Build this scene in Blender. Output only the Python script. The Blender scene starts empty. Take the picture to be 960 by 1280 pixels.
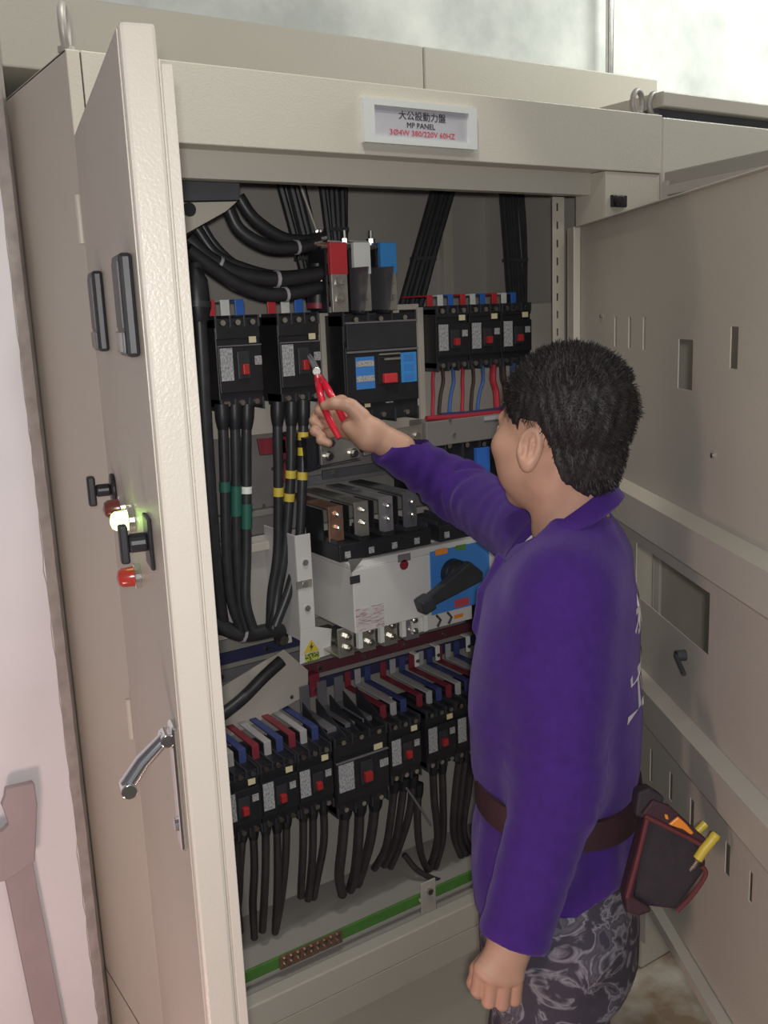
import bpy, math, random
import numpy as np
from mathutils import Vector, Matrix
random.seed(7)
rng = np.random.RandomState(7)
S = bpy.context.scene
COL = S.collection

# ---------------------------------------------------------------- camera
F_PX, PCX, PCY = 1200.0, 480.0, 640.0
ROT = np.array([[0.82955174, -0.14723646, 0.53866996],
                [-0.55701222, -0.149476, 0.81694205],
                [-0.03976542, -0.97774145, -0.20601058]])      # columns: right, down, forward
EYE = np.array([0.0, -1.5, 1.75])
cam_d = bpy.data.cameras.new('camera')
cam = bpy.data.objects.new('camera', cam_d)
COL.objects.link(cam)
cam_d.sensor_fit = 'VERTICAL'
cam_d.sensor_height = 24.0
cam_d.lens = F_PX / 1280.0 * 24.0
cam_d.clip_start = 0.02
mw = Matrix.Identity(4)
for i in range(3):
    mw[i][0] = ROT[i, 0]; mw[i][1] = -ROT[i, 1]; mw[i][2] = -ROT[i, 2]; mw[i][3] = EYE[i]
cam.matrix_world = mw
S.camera = cam

def ray(px, py):
    return ROT @ np.array([(px - PCX) / F_PX, (py - PCY) / F_PX, 1.0])
def at(px, py, y):            # where the sight line of a measured point meets the plane at depth y
    d = ray(px, py); return EYE + d * ((y - EYE[1]) / d[1])
def atx(px, py, x):
    d = ray(px, py); return EYE + d * ((x - EYE[0]) / d[0])
def atz(px, py, z):
    d = ray(px, py); return EYE + d * ((z - EYE[2]) / d[2])
def pd(px, py, depth):
    return EYE + ray(px, py) * depth
def atp(px, py, p0, n):
    d = ray(px, py); return EYE + d * (np.dot(np.array(p0) - EYE, n) / np.dot(d, n))

# ---------------------------------------------------------------- light and exposure
S.view_settings.view_transform = 'Standard'
S.view_settings.look = 'None'
S.view_settings.gamma = 1.0
S.view_settings.use_curve_mapping = False
S.view_settings.exposure = 0.02
W = bpy.data.worlds.new('world'); S.world = W
W.use_nodes = True
W.node_tree.nodes['Background'].inputs[0].default_value = (0.92, 0.95, 1.0, 1)
W.node_tree.nodes['Background'].inputs[1].default_value = 0.22

def area(name, loc, target, sx, sy, power, colour):
    d = bpy.data.lights.new(name, 'AREA'); d.shape = 'RECTANGLE'
    d.size = sx; d.size_y = sy; d.energy = power; d.color = colour
    o = bpy.data.objects.new(name, d); COL.objects.link(o)
    o.location = loc
    o.rotation_euler = (Vector(target) - Vector(loc)).to_track_quat('-Z', 'Y').to_euler()
    return o
area('ceiling_tube_light', (0.95, -1.05, 3.3), (1.0, 0.0, 1.7), 1.25, 0.16, 6, (1.0, 0.97, 0.88))
area('ceiling_tube_light', (3.1, -0.35, 3.25), (3.0, 0.4, 2.2), 1.25, 0.16, 31, (0.96, 1.0, 0.93))
area('phone_flash_light', (-0.03, -1.56, 1.78), (0.55, 0.0, 1.3), 0.03, 0.03, 12.5, (1.0, 0.98, 0.95))
area('added_warm_low_light', (-0.25, -0.80, 0.45), (0.40, 0.2, 0.6), 0.25, 0.25, 6.0, (1.0, 0.66, 0.60))  # added lamp imitating pink flash glow off a finger, no fixture here
sd_ = bpy.data.lights.new('added_panel_spot', 'SPOT'); sd_.energy = 36; sd_.color = (1.0, 0.98, 0.90); sd_.spot_size = math.radians(44); sd_.spot_blend = 0.25; sd_.shadow_soft_size = 0.05  # added spot without a known source, shapes the lit patch on the inner panel
so_ = bpy.data.objects.new('added_panel_spot', sd_); COL.objects.link(so_); so_.location = (0.55, -0.6, 3.2)
so_.rotation_euler = (Vector((0.9, 0.1, 1.6)) - so_.location).to_track_quat('-Z', 'Y').to_euler()

# ---------------------------------------------------------------- materials
def nt_of(m): return m.node_tree.nodes, m.node_tree.links
def mat(name, col, rough=0.5, metal=0.0, spec=0.5, var=0.0, vscale=8.0, bump=0.0, bscale=200.0, coat=0.0):
    m = bpy.data.materials.new(name); m.use_nodes = True
    n, l = nt_of(m); b = n['Principled BSDF']
    b.inputs['Base Color'].default_value = (*col, 1); b.inputs['Roughness'].default_value = rough
    b.inputs['Metallic'].default_value = metal; b.inputs['Specular IOR Level'].default_value = spec
    b.inputs['Coat Weight'].default_value = coat
    tc = n.new('ShaderNodeTexCoord')
    if var > 0:
        t = n.new('ShaderNodeTexNoise'); t.inputs['Scale'].default_value = vscale; t.inputs['Detail'].default_value = 5
        l.new(tc.outputs['Object'], t.inputs['Vector'])
        r = n.new('ShaderNodeValToRGB')
        r.color_ramp.elements[0].position = 0.3; r.color_ramp.elements[1].position = 0.7
        r.color_ramp.elements[0].color = (*[max(0, c * (1 - var)) for c in col], 1)
        r.color_ramp.elements[1].color = (*[min(1, c * (1 + var)) for c in col], 1)
        l.new(t.outputs['Fac'], r.inputs['Fac']); l.new(r.outputs['Color'], b.inputs['Base Color'])
    if bump > 0:
        t2 = n.new('ShaderNodeTexNoise'); t2.inputs['Scale'].default_value = bscale; t2.inputs['Detail'].default_value = 3
        l.new(tc.outputs['Object'], t2.inputs['Vector'])
        bp = n.new('ShaderNodeBump'); bp.inputs['Strength'].default_value = bump; bp.inputs['Distance'].default_value = 0.002
        l.new(t2.outputs['Fac'], bp.inputs['Height']); l.new(bp.outputs['Normal'], b.inputs['Normal'])
    return m
def mat_print(name, paper, ink, scale=(60, 60, 260), lo=0.48, hi=0.56):
    """paper with unreadable fine print"""
    m = mat(name, paper, 0.45)
    n, l = nt_of(m); b = n['Principled BSDF']; tc = n.new('ShaderNodeTexCoord')
    mp = n.new('ShaderNodeMapping'); mp.inputs['Scale'].default_value = scale
    t = n.new('ShaderNodeTexNoise'); t.inputs['Scale'].default_value = 1.0; t.inputs['Detail'].default_value = 2
    r = n.new('ShaderNodeValToRGB'); r.color_ramp.elements[0].position = lo; r.color_ramp.elements[1].position = hi
    r.color_ramp.elements[0].color = (*ink, 1); r.color_ramp.elements[1].color = (*paper, 1)
    l.new(tc.outputs['Object'], mp.inputs['Vector']); l.new(mp.outputs['Vector'], t.inputs['Vector'])
    l.new(t.outputs['Fac'], r.inputs['Fac']); l.new(r.outputs['Color'], b.inputs['Base Color'])
    return m
def mat_emit(name, col, power):
    m = mat(name, col, 0.3); b = m.node_tree.nodes['Principled BSDF']
    b.inputs['Emission Color'].default_value = (*col, 1); b.inputs['Emission Strength'].default_value = power
    return m

M = {}
M['paint'] = mat('beige_paint', (0.50, 0.465, 0.395), 0.42, var=0.04, vscale=3, bump=0.25, bscale=330)
M['paint_edge'] = mat('beige_paint_textured', (0.60, 0.555, 0.49), 0.33, var=0.03, vscale=4, bump=0.22, bscale=300)
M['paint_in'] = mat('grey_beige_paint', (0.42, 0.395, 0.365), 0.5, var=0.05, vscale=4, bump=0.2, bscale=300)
M['plate'] = mat('cream_mounting_plate', (0.52, 0.48, 0.42), 0.45, var=0.05, vscale=5)
M['grey_panel'] = mat('dull_grey_panel', (0.23, 0.215, 0.205), 0.55, var=0.08, vscale=5)
M['ats_white'] = mat('pale_grey_enamel', (0.62, 0.61, 0.60), 0.4, var=0.03, vscale=9)
M['black'] = mat('black_moulding', (0.018, 0.018, 0.022), 0.42, var=0.15, vscale=30)
M['black2'] = mat('charcoal_moulding', (0.036, 0.038, 0.045), 0.4, var=0.12, vscale=30)
M['cable'] = mat('black_cable_sheath', (0.030, 0.030, 0.034), 0.40, var=0.2, vscale=40)
M['darkgrey'] = mat('dark_grey_sheet', (0.085, 0.085, 0.095), 0.5, var=0.15, vscale=14)
M['steel'] = mat('zinc_steel', (0.62, 0.61, 0.57), 0.28, 1.0, var=0.12, vscale=30)
M['tin'] = mat('tinned_bar', (0.50, 0.48, 0.43), 0.32, 0.75, var=0.12, vscale=25)
M['bright'] = mat('bright_satin_frame', (0.80, 0.82, 0.80), 0.3, 0.35)
M['chrome'] = mat('chrome', (0.82, 0.82, 0.84), 0.12, 1.0)
M['copper'] = mat('dull_copper', (0.42, 0.24, 0.17), 0.4, 0.7, var=0.2, vscale=30)
M['red'] = mat('red_sleeve', (0.62, 0.045, 0.055), 0.4, var=0.08, vscale=20)
M['red_dim'] = mat('dimmed_crimson_sleeve', (0.24, 0.032, 0.050), 0.45, var=0.1, vscale=20)
M['white'] = mat('white_sleeve', (0.80, 0.82, 0.78), 0.4, var=0.04, vscale=20)
M['blue'] = mat('blue_sleeve', (0.045, 0.17, 0.62), 0.4, var=0.06, vscale=20)
M['sky'] = mat('bright_blue_sleeve', (0.05, 0.28, 0.68), 0.4, var=0.05, vscale=20)
M['white_dim'] = mat('dimmed_white_sleeve', (0.44, 0.42, 0.43), 0.5, var=0.1, vscale=20)  # dimmed copy of the white sleeve, lower-row haze put into the colour
M['blue_dim'] = mat('dimmed_blue_sleeve', (0.050, 0.068, 0.21), 0.5, var=0.1, vscale=20)  # blue sleeve dimmed likewise, haze and dimness in the colour
M['toggle_red'] = mat('red_switch_lever', (0.42, 0.03, 0.03), 0.4)
M['red_rail'] = mat('dull_maroon_rail', (0.12, 0.035, 0.05), 0.5, var=0.15, vscale=20)
M['navy'] = mat('dark_blue_sleeve', (0.038, 0.04, 0.10), 0.45, var=0.1, vscale=20)
M['greybar'] = mat('grey_bar_paint', (0.23, 0.22, 0.24), 0.35, 0.3, var=0.12, vscale=20)
M['yellow'] = mat('yellow_tape', (0.62, 0.48, 0.06), 0.5, var=0.05, vscale=30)
M['cream'] = mat('cream_sticker', (0.74, 0.66, 0.42), 0.5)
M['label'] = mat_print('rating_label_print', (0.50, 0.51, 0.52), (0.26, 0.27, 0.29), (420, 60, 190), 0.42, 0.56)
M['label2'] = mat_print('small_grey_label_print', (0.44, 0.44, 0.44), (0.20, 0.20, 0.21), (260, 60, 260), 0.38, 0.5)
M['orange'] = mat('orange_plastic', (0.80, 0.26, 0.03), 0.4)
M['green'] = mat('green_paint', (0.10, 0.26, 0.055), 0.5, var=0.1, vscale=18)
M['dgreen'] = mat('dark_green_tape', (0.02, 0.11, 0.08), 0.5)
M['plaster'] = mat('white_plaster', (0.74, 0.72, 0.75), 0.85, var=0.035, vscale=5, bump=0.35, bscale=60)
M['plaster_chip'] = mat('chipped_plaster_edge', (0.40, 0.36, 0.34), 0.9, var=0.15, vscale=25, bump=0.8, bscale=70)
M['door_in'] = mat('shaded_grey_beige_paint', (0.33, 0.31, 0.275), 0.5, var=0.05, vscale=4)  # darker copy of the paint, shade behind the panel put into the colour
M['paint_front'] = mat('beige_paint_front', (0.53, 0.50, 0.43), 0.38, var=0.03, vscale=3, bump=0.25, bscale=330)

def wall_mat():
    m = mat('mottled_white_wall', (0.82, 0.83, 0.79), 0.85, bump=0.3, bscale=40)
    n, l = nt_of(m); b = n['Principled BSDF']; tc = n.new('ShaderNodeTexCoord')
    t = n.new('ShaderNodeTexNoise'); t.inputs['Scale'].default_value = 1.9; t.inputs['Detail'].default_value = 7
    t.inputs['Roughness'].default_value = 0.62
    r = n.new('ShaderNodeValToRGB'); r.color_ramp.elements[0].position = 0.36; r.color_ramp.elements[1].position = 0.60
    r.color_ramp.elements[0].color = (0.52, 0.54, 0.52, 1); r.color_ramp.elements[1].color = (0.84, 0.85, 0.81, 1)
    l.new(tc.outputs['Object'], t.inputs['Vector']); l.new(t.outputs['Fac'], r.inputs['Fac'])
    l.new(r.outputs['Color'], b.inputs['Base Color'])
    return m
M['wall'] = wall_mat()
def floor_mat():
    m = mat('stained_concrete', (0.42, 0.38, 0.33), 0.85, bump=0.4, bscale=80)
    n, l = nt_of(m); b = n['Principled BSDF']; tc = n.new('ShaderNodeTexCoord')
    t = n.new('ShaderNodeTexNoise'); t.inputs['Scale'].default_value = 5.5; t.inputs['Detail'].default_value = 8
    r = n.new('ShaderNodeValToRGB'); r.color_ramp.elements[0].position = 0.38; r.color_ramp.elements[1].position = 0.58
    r.color_ramp.elements[0].color = (0.21, 0.14, 0.09, 1); r.color_ramp.elements[1].color = (0.50, 0.45, 0.38, 1)
    l.new(tc.outputs['Object'], t.inputs['Vector']); l.new(t.outputs['Fac'], r.inputs['Fac'])
    l.new(r.outputs['Color'], b.inputs['Base Color'])
    return m
M['floor'] = floor_mat()
def camo_mat():
    m = mat('grey_camouflage_cloth', (0.1, 0.1, 0.12), 0.85, bump=0.4, bscale=300)
    n, l = nt_of(m); b = n['Principled BSDF']; tc = n.new('ShaderNodeTexCoord')
    t = n.new('ShaderNodeTexNoise'); t.inputs['Scale'].default_value = 15; t.inputs['Detail'].default_value = 4
    t.inputs['Distortion'].default_value = 1.6
    r = n.new('ShaderNodeValToRGB'); e = r.color_ramp.elements
    e[0].position = 0.0; e[0].color = (0.035, 0.033, 0.05, 1)
    e[1].position = 0.47; e[1].color = (0.055, 0.048, 0.07, 1)
    for p, c in ((0.53, (0.26, 0.25, 0.29, 1)), (0.565, (0.07, 0.062, 0.085, 1)), (0.63, (0.13, 0.12, 0.15, 1)), (0.66, (0.05, 0.045, 0.07, 1))):
        x = e.new(p); x.color = c
    l.new(tc.outputs['Object'], t.inputs['Vector']); l.new(t.outputs['Fac'], r.inputs['Fac'])
    l.new(r.outputs['Color'], b.inputs['Base Color'])
    return m
M['camo'] = camo_mat()
M['shirt'] = mat('purple_knit', (0.056, 0.018, 0.180), 0.85, spec=0.2, var=0.10, vscale=60, bump=0.35, bscale=700)
b_ = M['shirt'].node_tree.nodes['Principled BSDF']; b_.inputs['Sheen Weight'].default_value = 0.25; b_.inputs['Sheen Tint'].default_value = (0.6, 0.5, 1, 1)
M['skin'] = mat('skin', (0.52, 0.30, 0.215), 0.5, var=0.07, vscale=25, bump=0.15, bscale=400)
M['skin'].node_tree.nodes['Principled BSDF'].inputs['Subsurface Weight'].default_value = 0.08
M['skin'].node_tree.nodes['Principled BSDF'].inputs['Subsurface Radius'].default_value = (0.01, 0.004, 0.002)
M['hair'] = mat('black_hair', (0.020, 0.016, 0.017), 0.6, var=0.3, vscale=60)
M['belt'] = mat('dark_maroon_webbing', (0.045, 0.016, 0.024), 0.7, var=0.1, vscale=40, bump=0.4, bscale=500)
M['pouch'] = mat('black_canvas', (0.030, 0.022, 0.028), 0.75, var=0.15, vscale=40, bump=0.5, bscale=450)
M['maroon'] = mat('maroon_piping', (0.13, 0.025, 0.030), 0.7, var=0.1, vscale=40)
M['toolyellow'] = mat('yellow_handle', (0.62, 0.47, 0.06), 0.4)
M['plred'] = mat('red_grip', (0.70, 0.02, 0.05), 0.22, coat=0.4)
M['ats_blue'] = mat('blue_switch_plate', (0.055, 0.22, 0.60), 0.45)
M['ats_red'] = mat('dark_red_dot', (0.22, 0.015, 0.03), 0.5)
M['signface'] = mat('pale_sign_face', (0.44, 0.43, 0.47), 0.4)
M['ink'] = mat('black_ink', (0.03, 0.03, 0.035), 0.6)
M['redink'] = mat('red_ink', (0.50, 0.07, 0.09), 0.6)
M['clear'] = mat('clear_plastic', (0.8, 0.8, 0.84), 0.1)
M['clear'].node_tree.nodes['Principled BSDF'].inputs['Transmission Weight'].default_value = 0.85
M['lamp_green'] = mat_emit('lit_green_lens', (0.55, 1.0, 0.18), 6.0)
M['lamp_red'] = mat('red_lens', (0.40, 0.04, 0.03), 0.2)
M['lamp_brown'] = mat('unlit_red_lens', (0.13, 0.03, 0.025), 0.25)
M['galv'] = mat('dull_galvanised_steel', (0.42, 0.40, 0.37), 0.5, 0.35, var=0.1, vscale=30)
M['rubber'] = mat('dark_rubber', (0.05, 0.05, 0.055), 0.6)
M['shadow_tone'] = mat('grey_brown_shadow_tone', (0.36, 0.30, 0.31), 0.8, var=0.06, vscale=10, bump=0.2, bscale=80)  # colour of the shadow shape on the left wall
M['wtee'] = mat('white_cotton', (0.75, 0.75, 0.78), 0.9)

# ---------------------------------------------------------------- mesh helpers
def wloc(o):
    v = Vector((0, 0, 0))
    while o is not None:
        v = v + o.location; o = o.parent
    return v
class MB:
    def __init__(s): s.v = []; s.f = []
    def add(s, vs, fs):
        k = len(s.v); s.v += [tuple(map(float, p)) for p in vs]; s.f += [tuple(i + k for i in f) for f in fs]; return s
    def box(s, a, b):
        x0, y0, z0 = a; x1, y1, z1 = b
        if x0 > x1: x0, x1 = x1, x0
        if y0 > y1: y0, y1 = y1, y0
        if z0 > z1: z0, z1 = z1, z0
        return s.add([(x0, y0, z0), (x1, y0, z0), (x1, y1, z0), (x0, y1, z0), (x0, y0, z1), (x1, y0, z1), (x1, y1, z1), (x0, y1, z1)],
                     [(3, 2, 1, 0), (4, 5, 6, 7), (0, 1, 5, 4), (1, 2, 6, 5), (2, 3, 7, 6), (3, 0, 4, 7)])
    def obox(s, o, ex, ey, ez, a, b):
        """box in an own frame: o + u ex + v ey + w ez (right handed)"""
        o, ex, ey, ez = map(np.array, (o, ex, ey, ez))
        t = MB().box(a, b)
        return s.add([o + p[0] * ex + p[1] * ey + p[2] * ez for p in t.v], t.f)
    def tube(s, pts, r, n=10, cap=True):
        P = [np.array(p, float) for p in pts]; R_ = r if hasattr(r, '__len__') else [r] * len(P)
        T = []
        for i in range(len(P)):
            d = P[min(i + 1, len(P) - 1)] - P[max(i - 1, 0)]; T.append(d / (np.linalg.norm(d) + 1e-9))
        ref = np.array([0, 0, 1.0]) if abs(T[0][2]) < 0.9 else np.array([1.0, 0, 0])
        u = np.cross(T[0], ref); u /= np.linalg.norm(u)
        vs = []; fs = []
        for i in range(len(P)):
            u = u - T[i] * (u @ T[i]); u /= np.linalg.norm(u); w = np.cross(T[i], u)
            for k in range(n):
                a = 2 * math.pi * k / n; vs.append(P[i] + R_[i] * (math.cos(a) * u + math.sin(a) * w))
        for i in range(len(P) - 1):
            for k in range(n):
                a = i * n + k; b = i * n + (k + 1) % n; fs.append((a, b, b + n, a + n))
        if cap:
            fs.append(tuple(range(n - 1, -1, -1))); fs.append(tuple((len(P) - 1) * n + k for k in range(n)))
        return s.add(vs, fs)
    def cyl(s, a, b, r, n=12): return s.tube([a, b], r, n)
    def prism(s, poly, d):
        """closed 3d polygon pushed along vector d"""
        n = len(poly); P = [np.array(p, float) for p in poly]; Q = [p + np.array(d, float) for p in P]
        nrm = sum(np.cross(P[i] - P[0], P[(i + 1) % n] - P[0]) for i in range(1, n - 1))
        if nrm @ np.array(d, float) > 0: P.reverse(); Q.reverse()
        return s.add(P + Q, [tuple(range(n)), tuple(range(2 * n - 1, n - 1, -1))] + [((i + 1) % n, i, i + n, (i + 1) % n + n) for i in range(n)])
    def ball(s, c, r, n=10, m=7, sc=(1, 1, 1)):
        vs = [(c[0], c[1], c[2] + r * sc[2])]; fs = []
        for i in range(1, m):
            t = math.pi * i / m
            for k in range(n):
                a = 2 * math.pi * k / n
                vs.append((c[0] + r * sc[0] * math.sin(t) * math.cos(a), c[1] + r * sc[1] * math.sin(t) * math.sin(a), c[2] + r * sc[2] * math.cos(t)))
        vs.append((c[0], c[1], c[2] - r * sc[2])); L = len(vs) - 1
        for k in range(n): fs.append((0, 1 + k, 1 + (k + 1) % n)); fs.append((L, 1 + (m - 2) * n + (k + 1) % n, 1 + (m - 2) * n + k))
        for i in range(m - 2):
            for k in range(n):
                a = 1 + i * n + k; b = 1 + i * n + (k + 1) % n; fs.append((a, a + n, b + n, b))
        return s.add(vs, fs)
    def build(s, name, m, parent=None, bevel=0.0, smooth=False, label=None):
        me = bpy.data.meshes.new(name)
        off = wloc(parent) if parent is not None else Vector((0, 0, 0))
        me.from_pydata([(p[0] - off.x, p[1] - off.y, p[2] - off.z) for p in s.v], [], s.f)
        me.update()
        me.materials.append(M[m] if isinstance(m, str) else m)
        o = bpy.data.objects.new(name, me); COL.objects.link(o)
        if parent is not None: o.parent = parent
        if smooth:
            me.polygons.foreach_set('use_smooth', [True] * len(me.polygons))
            try: me.set_sharp_from_angle(angle=math.radians(40))
            except Exception: pass
        if bevel > 0:
            md = o.modifiers.new('bevel', 'BEVEL'); md.width = bevel; md.segments = 2; md.limit_method = 'ANGLE'; md.angle_limit = math.radians(40)
        if label: o['label'] = label
        if name in FINE: o['kind'] = 'stuff'
        return o
FINE = {'terminal_screws', 'terminal_barriers', 'bolts', 'screws', 'strip_teeth', 'ridges', 'toggle_marks', 'hair_strands', 'slotted_strip'}
def thing(name, label, cat, loc=(0, 0, 0), group=None):
    o = bpy.data.objects.new(name, None); COL.objects.link(o); o.empty_display_size = 0.05
    o.location = tuple(float(c) for c in loc); return tag(o, label, cat, group)
def tag(o, label, cat, group=None):
    o['label'] = label; o['category'] = cat
    if group: o['group'] = group
    return o
def struct(o): o['kind'] = 'structure'; return o
def copy_thing(src, loc, label, group=None):
    c = src.copy(); COL.objects.link(c); c.location = tuple(float(x) for x in loc); c['label'] = label
    if group: c['group'] = group
    for ch in list(src.children):
        k = ch.copy(); COL.objects.link(k); k.parent = c
        for g in list(ch.children):
            q = g.copy(); COL.objects.link(q); q.parent = k
    return c
def smooth_path(pts, k=6):
    P = [np.array(p, float) for p in pts]; P = [2 * P[0] - P[1]] + P + [2 * P[-1] - P[-2]]; out = []
    for i in range(1, len(P) - 2):
        for j in range(k):
            t = j / k
            out.append(0.5 * ((2 * P[i]) + (-P[i - 1] + P[i + 1]) * t + (2 * P[i - 1] - 5 * P[i] + 4 * P[i + 1] - P[i + 2]) * t * t + (-P[i - 1] + 3 * P[i] - 3 * P[i + 1] + P[i + 2]) * t ** 3))
    out.append(P[-2]); return out
def text_mesh(txt, size, depth=0.0004, bold=0.0):
    c = bpy.data.curves.new('lettering', 'FONT'); c.body = txt; c.size = size; c.extrude = depth; c.offset = bold
    c.align_x = 'CENTER'; c.align_y = 'CENTER'; c.resolution_u = 2
    o = bpy.data.objects.new('lettering', c); COL.objects.link(o)
    bpy.context.view_layer.update()
    me = bpy.data.meshes.new_from_object(o.evaluated_get(bpy.context.evaluated_depsgraph_get()))
    vs = [tuple(v.co) for v in me.vertices]; fs = [tuple(p.vertices) for p in me.polygons]
    bpy.data.objects.remove(o); bpy.data.meshes.remove(me)
    return vs, fs
def place_text(mb, txt, size, origin, ex, ey, ez):
    vs, fs = text_mesh(txt, size); o, ex, ey, ez = map(np.array, (origin, ex, ey, ez))
    mb.add([o + v[0] * ex + v[1] * ey + v[2] * ez for v in vs], fs)
def holed(o, eu, ev, en, u0, u1, v0, v1, holes, th, mb=None):
    """sheet with rectangular cut-outs; front on the +en side"""
    mb = mb or MB(); o, eu, ev, en = map(np.array, (o, eu, ev, en))
    us = sorted(set([u0, u1] + [min(max(h[i], u0), u1) for h in holes for i in (0, 1)])); vs_ = sorted(set([v0, v1] + [min(max(h[i], v0), v1) for h in holes for i in (2, 3)]))
    def solid(i, j):
        if i < 0 or j < 0 or i >= len(us) - 1 or j >= len(vs_) - 1: return False
        a = (us[i] + us[i + 1]) / 2; b = (vs_[j] + vs_[j + 1]) / 2
        return not any(h[0] < a < h[1] and h[2] < b < h[3] for h in holes)
    pt = lambda u, v, k: o + u * eu + v * ev - k * th * en
    for i in range(len(us) - 1):
        for j in range(len(vs_) - 1):
            if not solid(i, j): continue
            a, b, c, d = us[i], us[i + 1], vs_[j], vs_[j + 1]
            q = lambda pts: mb.add(pts, [(0, 1, 2, 3)])
            q([pt(a, c, 0), pt(b, c, 0), pt(b, d, 0), pt(a, d, 0)]); q([pt(a, d, 1), pt(b, d, 1), pt(b, c, 1), pt(a, c, 1)])
            if not solid(i - 1, j): q([pt(a, c, 1), pt(a, c, 0), pt(a, d, 0), pt(a, d, 1)])
            if not solid(i + 1, j): q([pt(b, c, 0), pt(b, c, 1), pt(b, d, 1), pt(b, d, 0)])
            if not solid(i, j - 1): q([pt(a, c, 1), pt(b, c, 1), pt(b, c, 0), pt(a, c, 0)])
            if not solid(i, j + 1): q([pt(a, d, 0), pt(b, d, 0), pt(b, d, 1), pt(a, d, 1)])
    return mb
# ---------------------------------------------------------------- setting
struct(MB().box((-3, -4.2, -0.08), (6, 1.0, 0.0)).build('floor', 'floor'))
struct(MB().box((-3, 0.84, 0.0), (6, 1.0, 3.5)).build('wall_back', 'wall'))
struct(MB().box((-3, -4.2, 3.5), (6, 1.0, 3.6)).build('ceiling', 'plaster'))
struct(MB().box((-3.1, -4.2, 0.0), (-3.0, 0.30, 3.5)).build('wall_side', 'plaster'))
wl = struct(MB().box((-3.0, 0.32, 0.0), (0.43, 0.83, 3.5)).build('wall_left', 'plaster'))
ch = MB()
zs = np.linspace(0.0, 3.5, 120); rr = np.random.RandomState(3)
q = [(0.43 + 0.0, 0.3185) for _ in zs]
vs = []
for i, z in enumerate(zs):
    j = rr.normal(0, 0.0012); k = rr.normal(0, 0.0014)
    vs += [(0.4285 + j, 0.3192, z), (0.452 + k * .4, 0.330 + k * .6, z), (0.4635, 0.352, z), (0.428, 0.352, z)]
fs = []
for i in range(len(zs) - 1):
    a = 4 * i
    for k in range(4): fs.append((a + k, a + (k + 1) % 4, a + 4 + (k + 1) % 4, a + 4 + k))
ch.add(vs, fs); struct(ch.build('trim_1', 'plaster_chip'))

# cast shadow on the left wall, built as an added solid shape
t = thing('wall_shadow_shape', 'dull grey-brown solid shape with a wider head, added for a shadow on the white left wall', 'shadow_shape', (0.26, 0.25, 0))
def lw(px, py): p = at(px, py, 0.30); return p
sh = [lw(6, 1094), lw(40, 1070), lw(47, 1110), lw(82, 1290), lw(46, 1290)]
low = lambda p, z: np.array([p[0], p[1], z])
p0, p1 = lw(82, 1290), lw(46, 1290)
MB().prism([sh[0], sh[1], sh[2], p0, low(p0, 0.0), low(p1, 0.0), p1], (0, 0.016, 0)).build('shadow_stem', 'shadow_tone', t, 0.002)
MB().prism([lw(-14, 1068), lw(-14, 1100), lw(6, 1096), lw(41, 1072), lw(44, 1002), lw(40, 974), lw(5, 982), lw(4, 992), lw(0, 1003), lw(4, 1012), lw(9, 1027), lw(2, 1034), lw(-14, 1038)], (0, -0.018, 0)).build('shadow_head', 'shadow_tone', t, 0.003)

# ---------------------------------------------------------------- cable duct above, conduit
t = thing('cable_duct', 'long pale grey sheet-metal cable duct running behind the top of the cabinet', 'duct', (0.3, 0.66, 2.227))
xs = at(530, 90, 0.5)[0]
MB().box((0.436, 0.5, 2.227), (xs - 0.0015, 0.838, 2.366)).build('duct_section', 'paint_front', t, 0.004)
MB().box((xs + 0.0015, 0.5, 2.2272), (2.32, 0.838, 2.366)).build('duct_section', 'paint_front', t, 0.004)
xc = at(762, 50, 0.79)[0]
t = thing('conduit_pipe', 'thin grey steel conduit rising up the white wall above the cabinet', 'pipe', (xc, 0.79, 2.3665))
MB().cyl((xc, 0.79, 2.3665), (xc, 0.79, 3.499), 0.0125, 14).build('pipe', 'steel', t, smooth=True)
MB().box((xc - 0.03, 0.80, 2.95), (xc + 0.03, 0.839, 2.975)).build('saddle_clip', 'steel', t, 0.003)

# ---------------------------------------------------------------- main cabinet
CX0, CX1, CT = 0.467, 1.757, 2.14
cab = thing('electrical_cabinet', 'open beige steel electrical cabinet with a name plate on its header', 'cabinet', (1.11, 0.3, 0))
MB().box((CX0, 0.002, 0.0), (CX0 + 0.004, 0.62, CT)).build('side_panel', 'paint', cab, 0.001)
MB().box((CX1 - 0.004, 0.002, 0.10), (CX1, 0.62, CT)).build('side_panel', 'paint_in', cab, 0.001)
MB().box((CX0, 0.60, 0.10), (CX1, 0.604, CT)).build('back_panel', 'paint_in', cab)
MB().box((CX0, 0.002, CT - 0.003), (CX1, 0.604, CT + 0.0005)).build('top_panel', 'paint', cab)
h = MB().box((CX0 + 0.022, -0.001, 2.019), (CX1 - 0.001, 0.003, CT)).box((CX0 + 0.022, 0.003, 2.019), (CX1 - 0.001, 0.046, 2.0225))
hd = h.build('header_panel', 'paint_front', cab, 0.002)
MB().box((CX0 + 0.10, 0.046, 1.974), (CX1 - 0.15, 0.05, 2.05)).box((CX0 + 0.10, 0.05, 1.974), (CX1 - 0.15, 0.075, 1.978)).build('header_rail', 'paint_front', cab, 0.001)
MB().box((CX0, -0.001, 0.0), (CX0 + 0.020, 0.003, CT)).box((CX0 + 0.020, 0.008, 0.10), (CX0 + 0.024, 0.012, CT)).build('corner_post', 'paint', cab, 0.002)
MB().box((CX0 + 0.0205, 0.002, 0.30), (0.61, 0.006, 2.018)).box((0.606, 0.006, 0.30), (0.61, 0.05, 2.018)).build('stile', 'paint', cab, 0.001)
MB().box((1.585, 0.002, 0.30), (CX1 - 0.001, 0.006, 2.018)).box((1.585, 0.006, 0.30), (1.589, 0.09, 2.018)).build('stile', 'paint', cab, 0.001)
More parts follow.
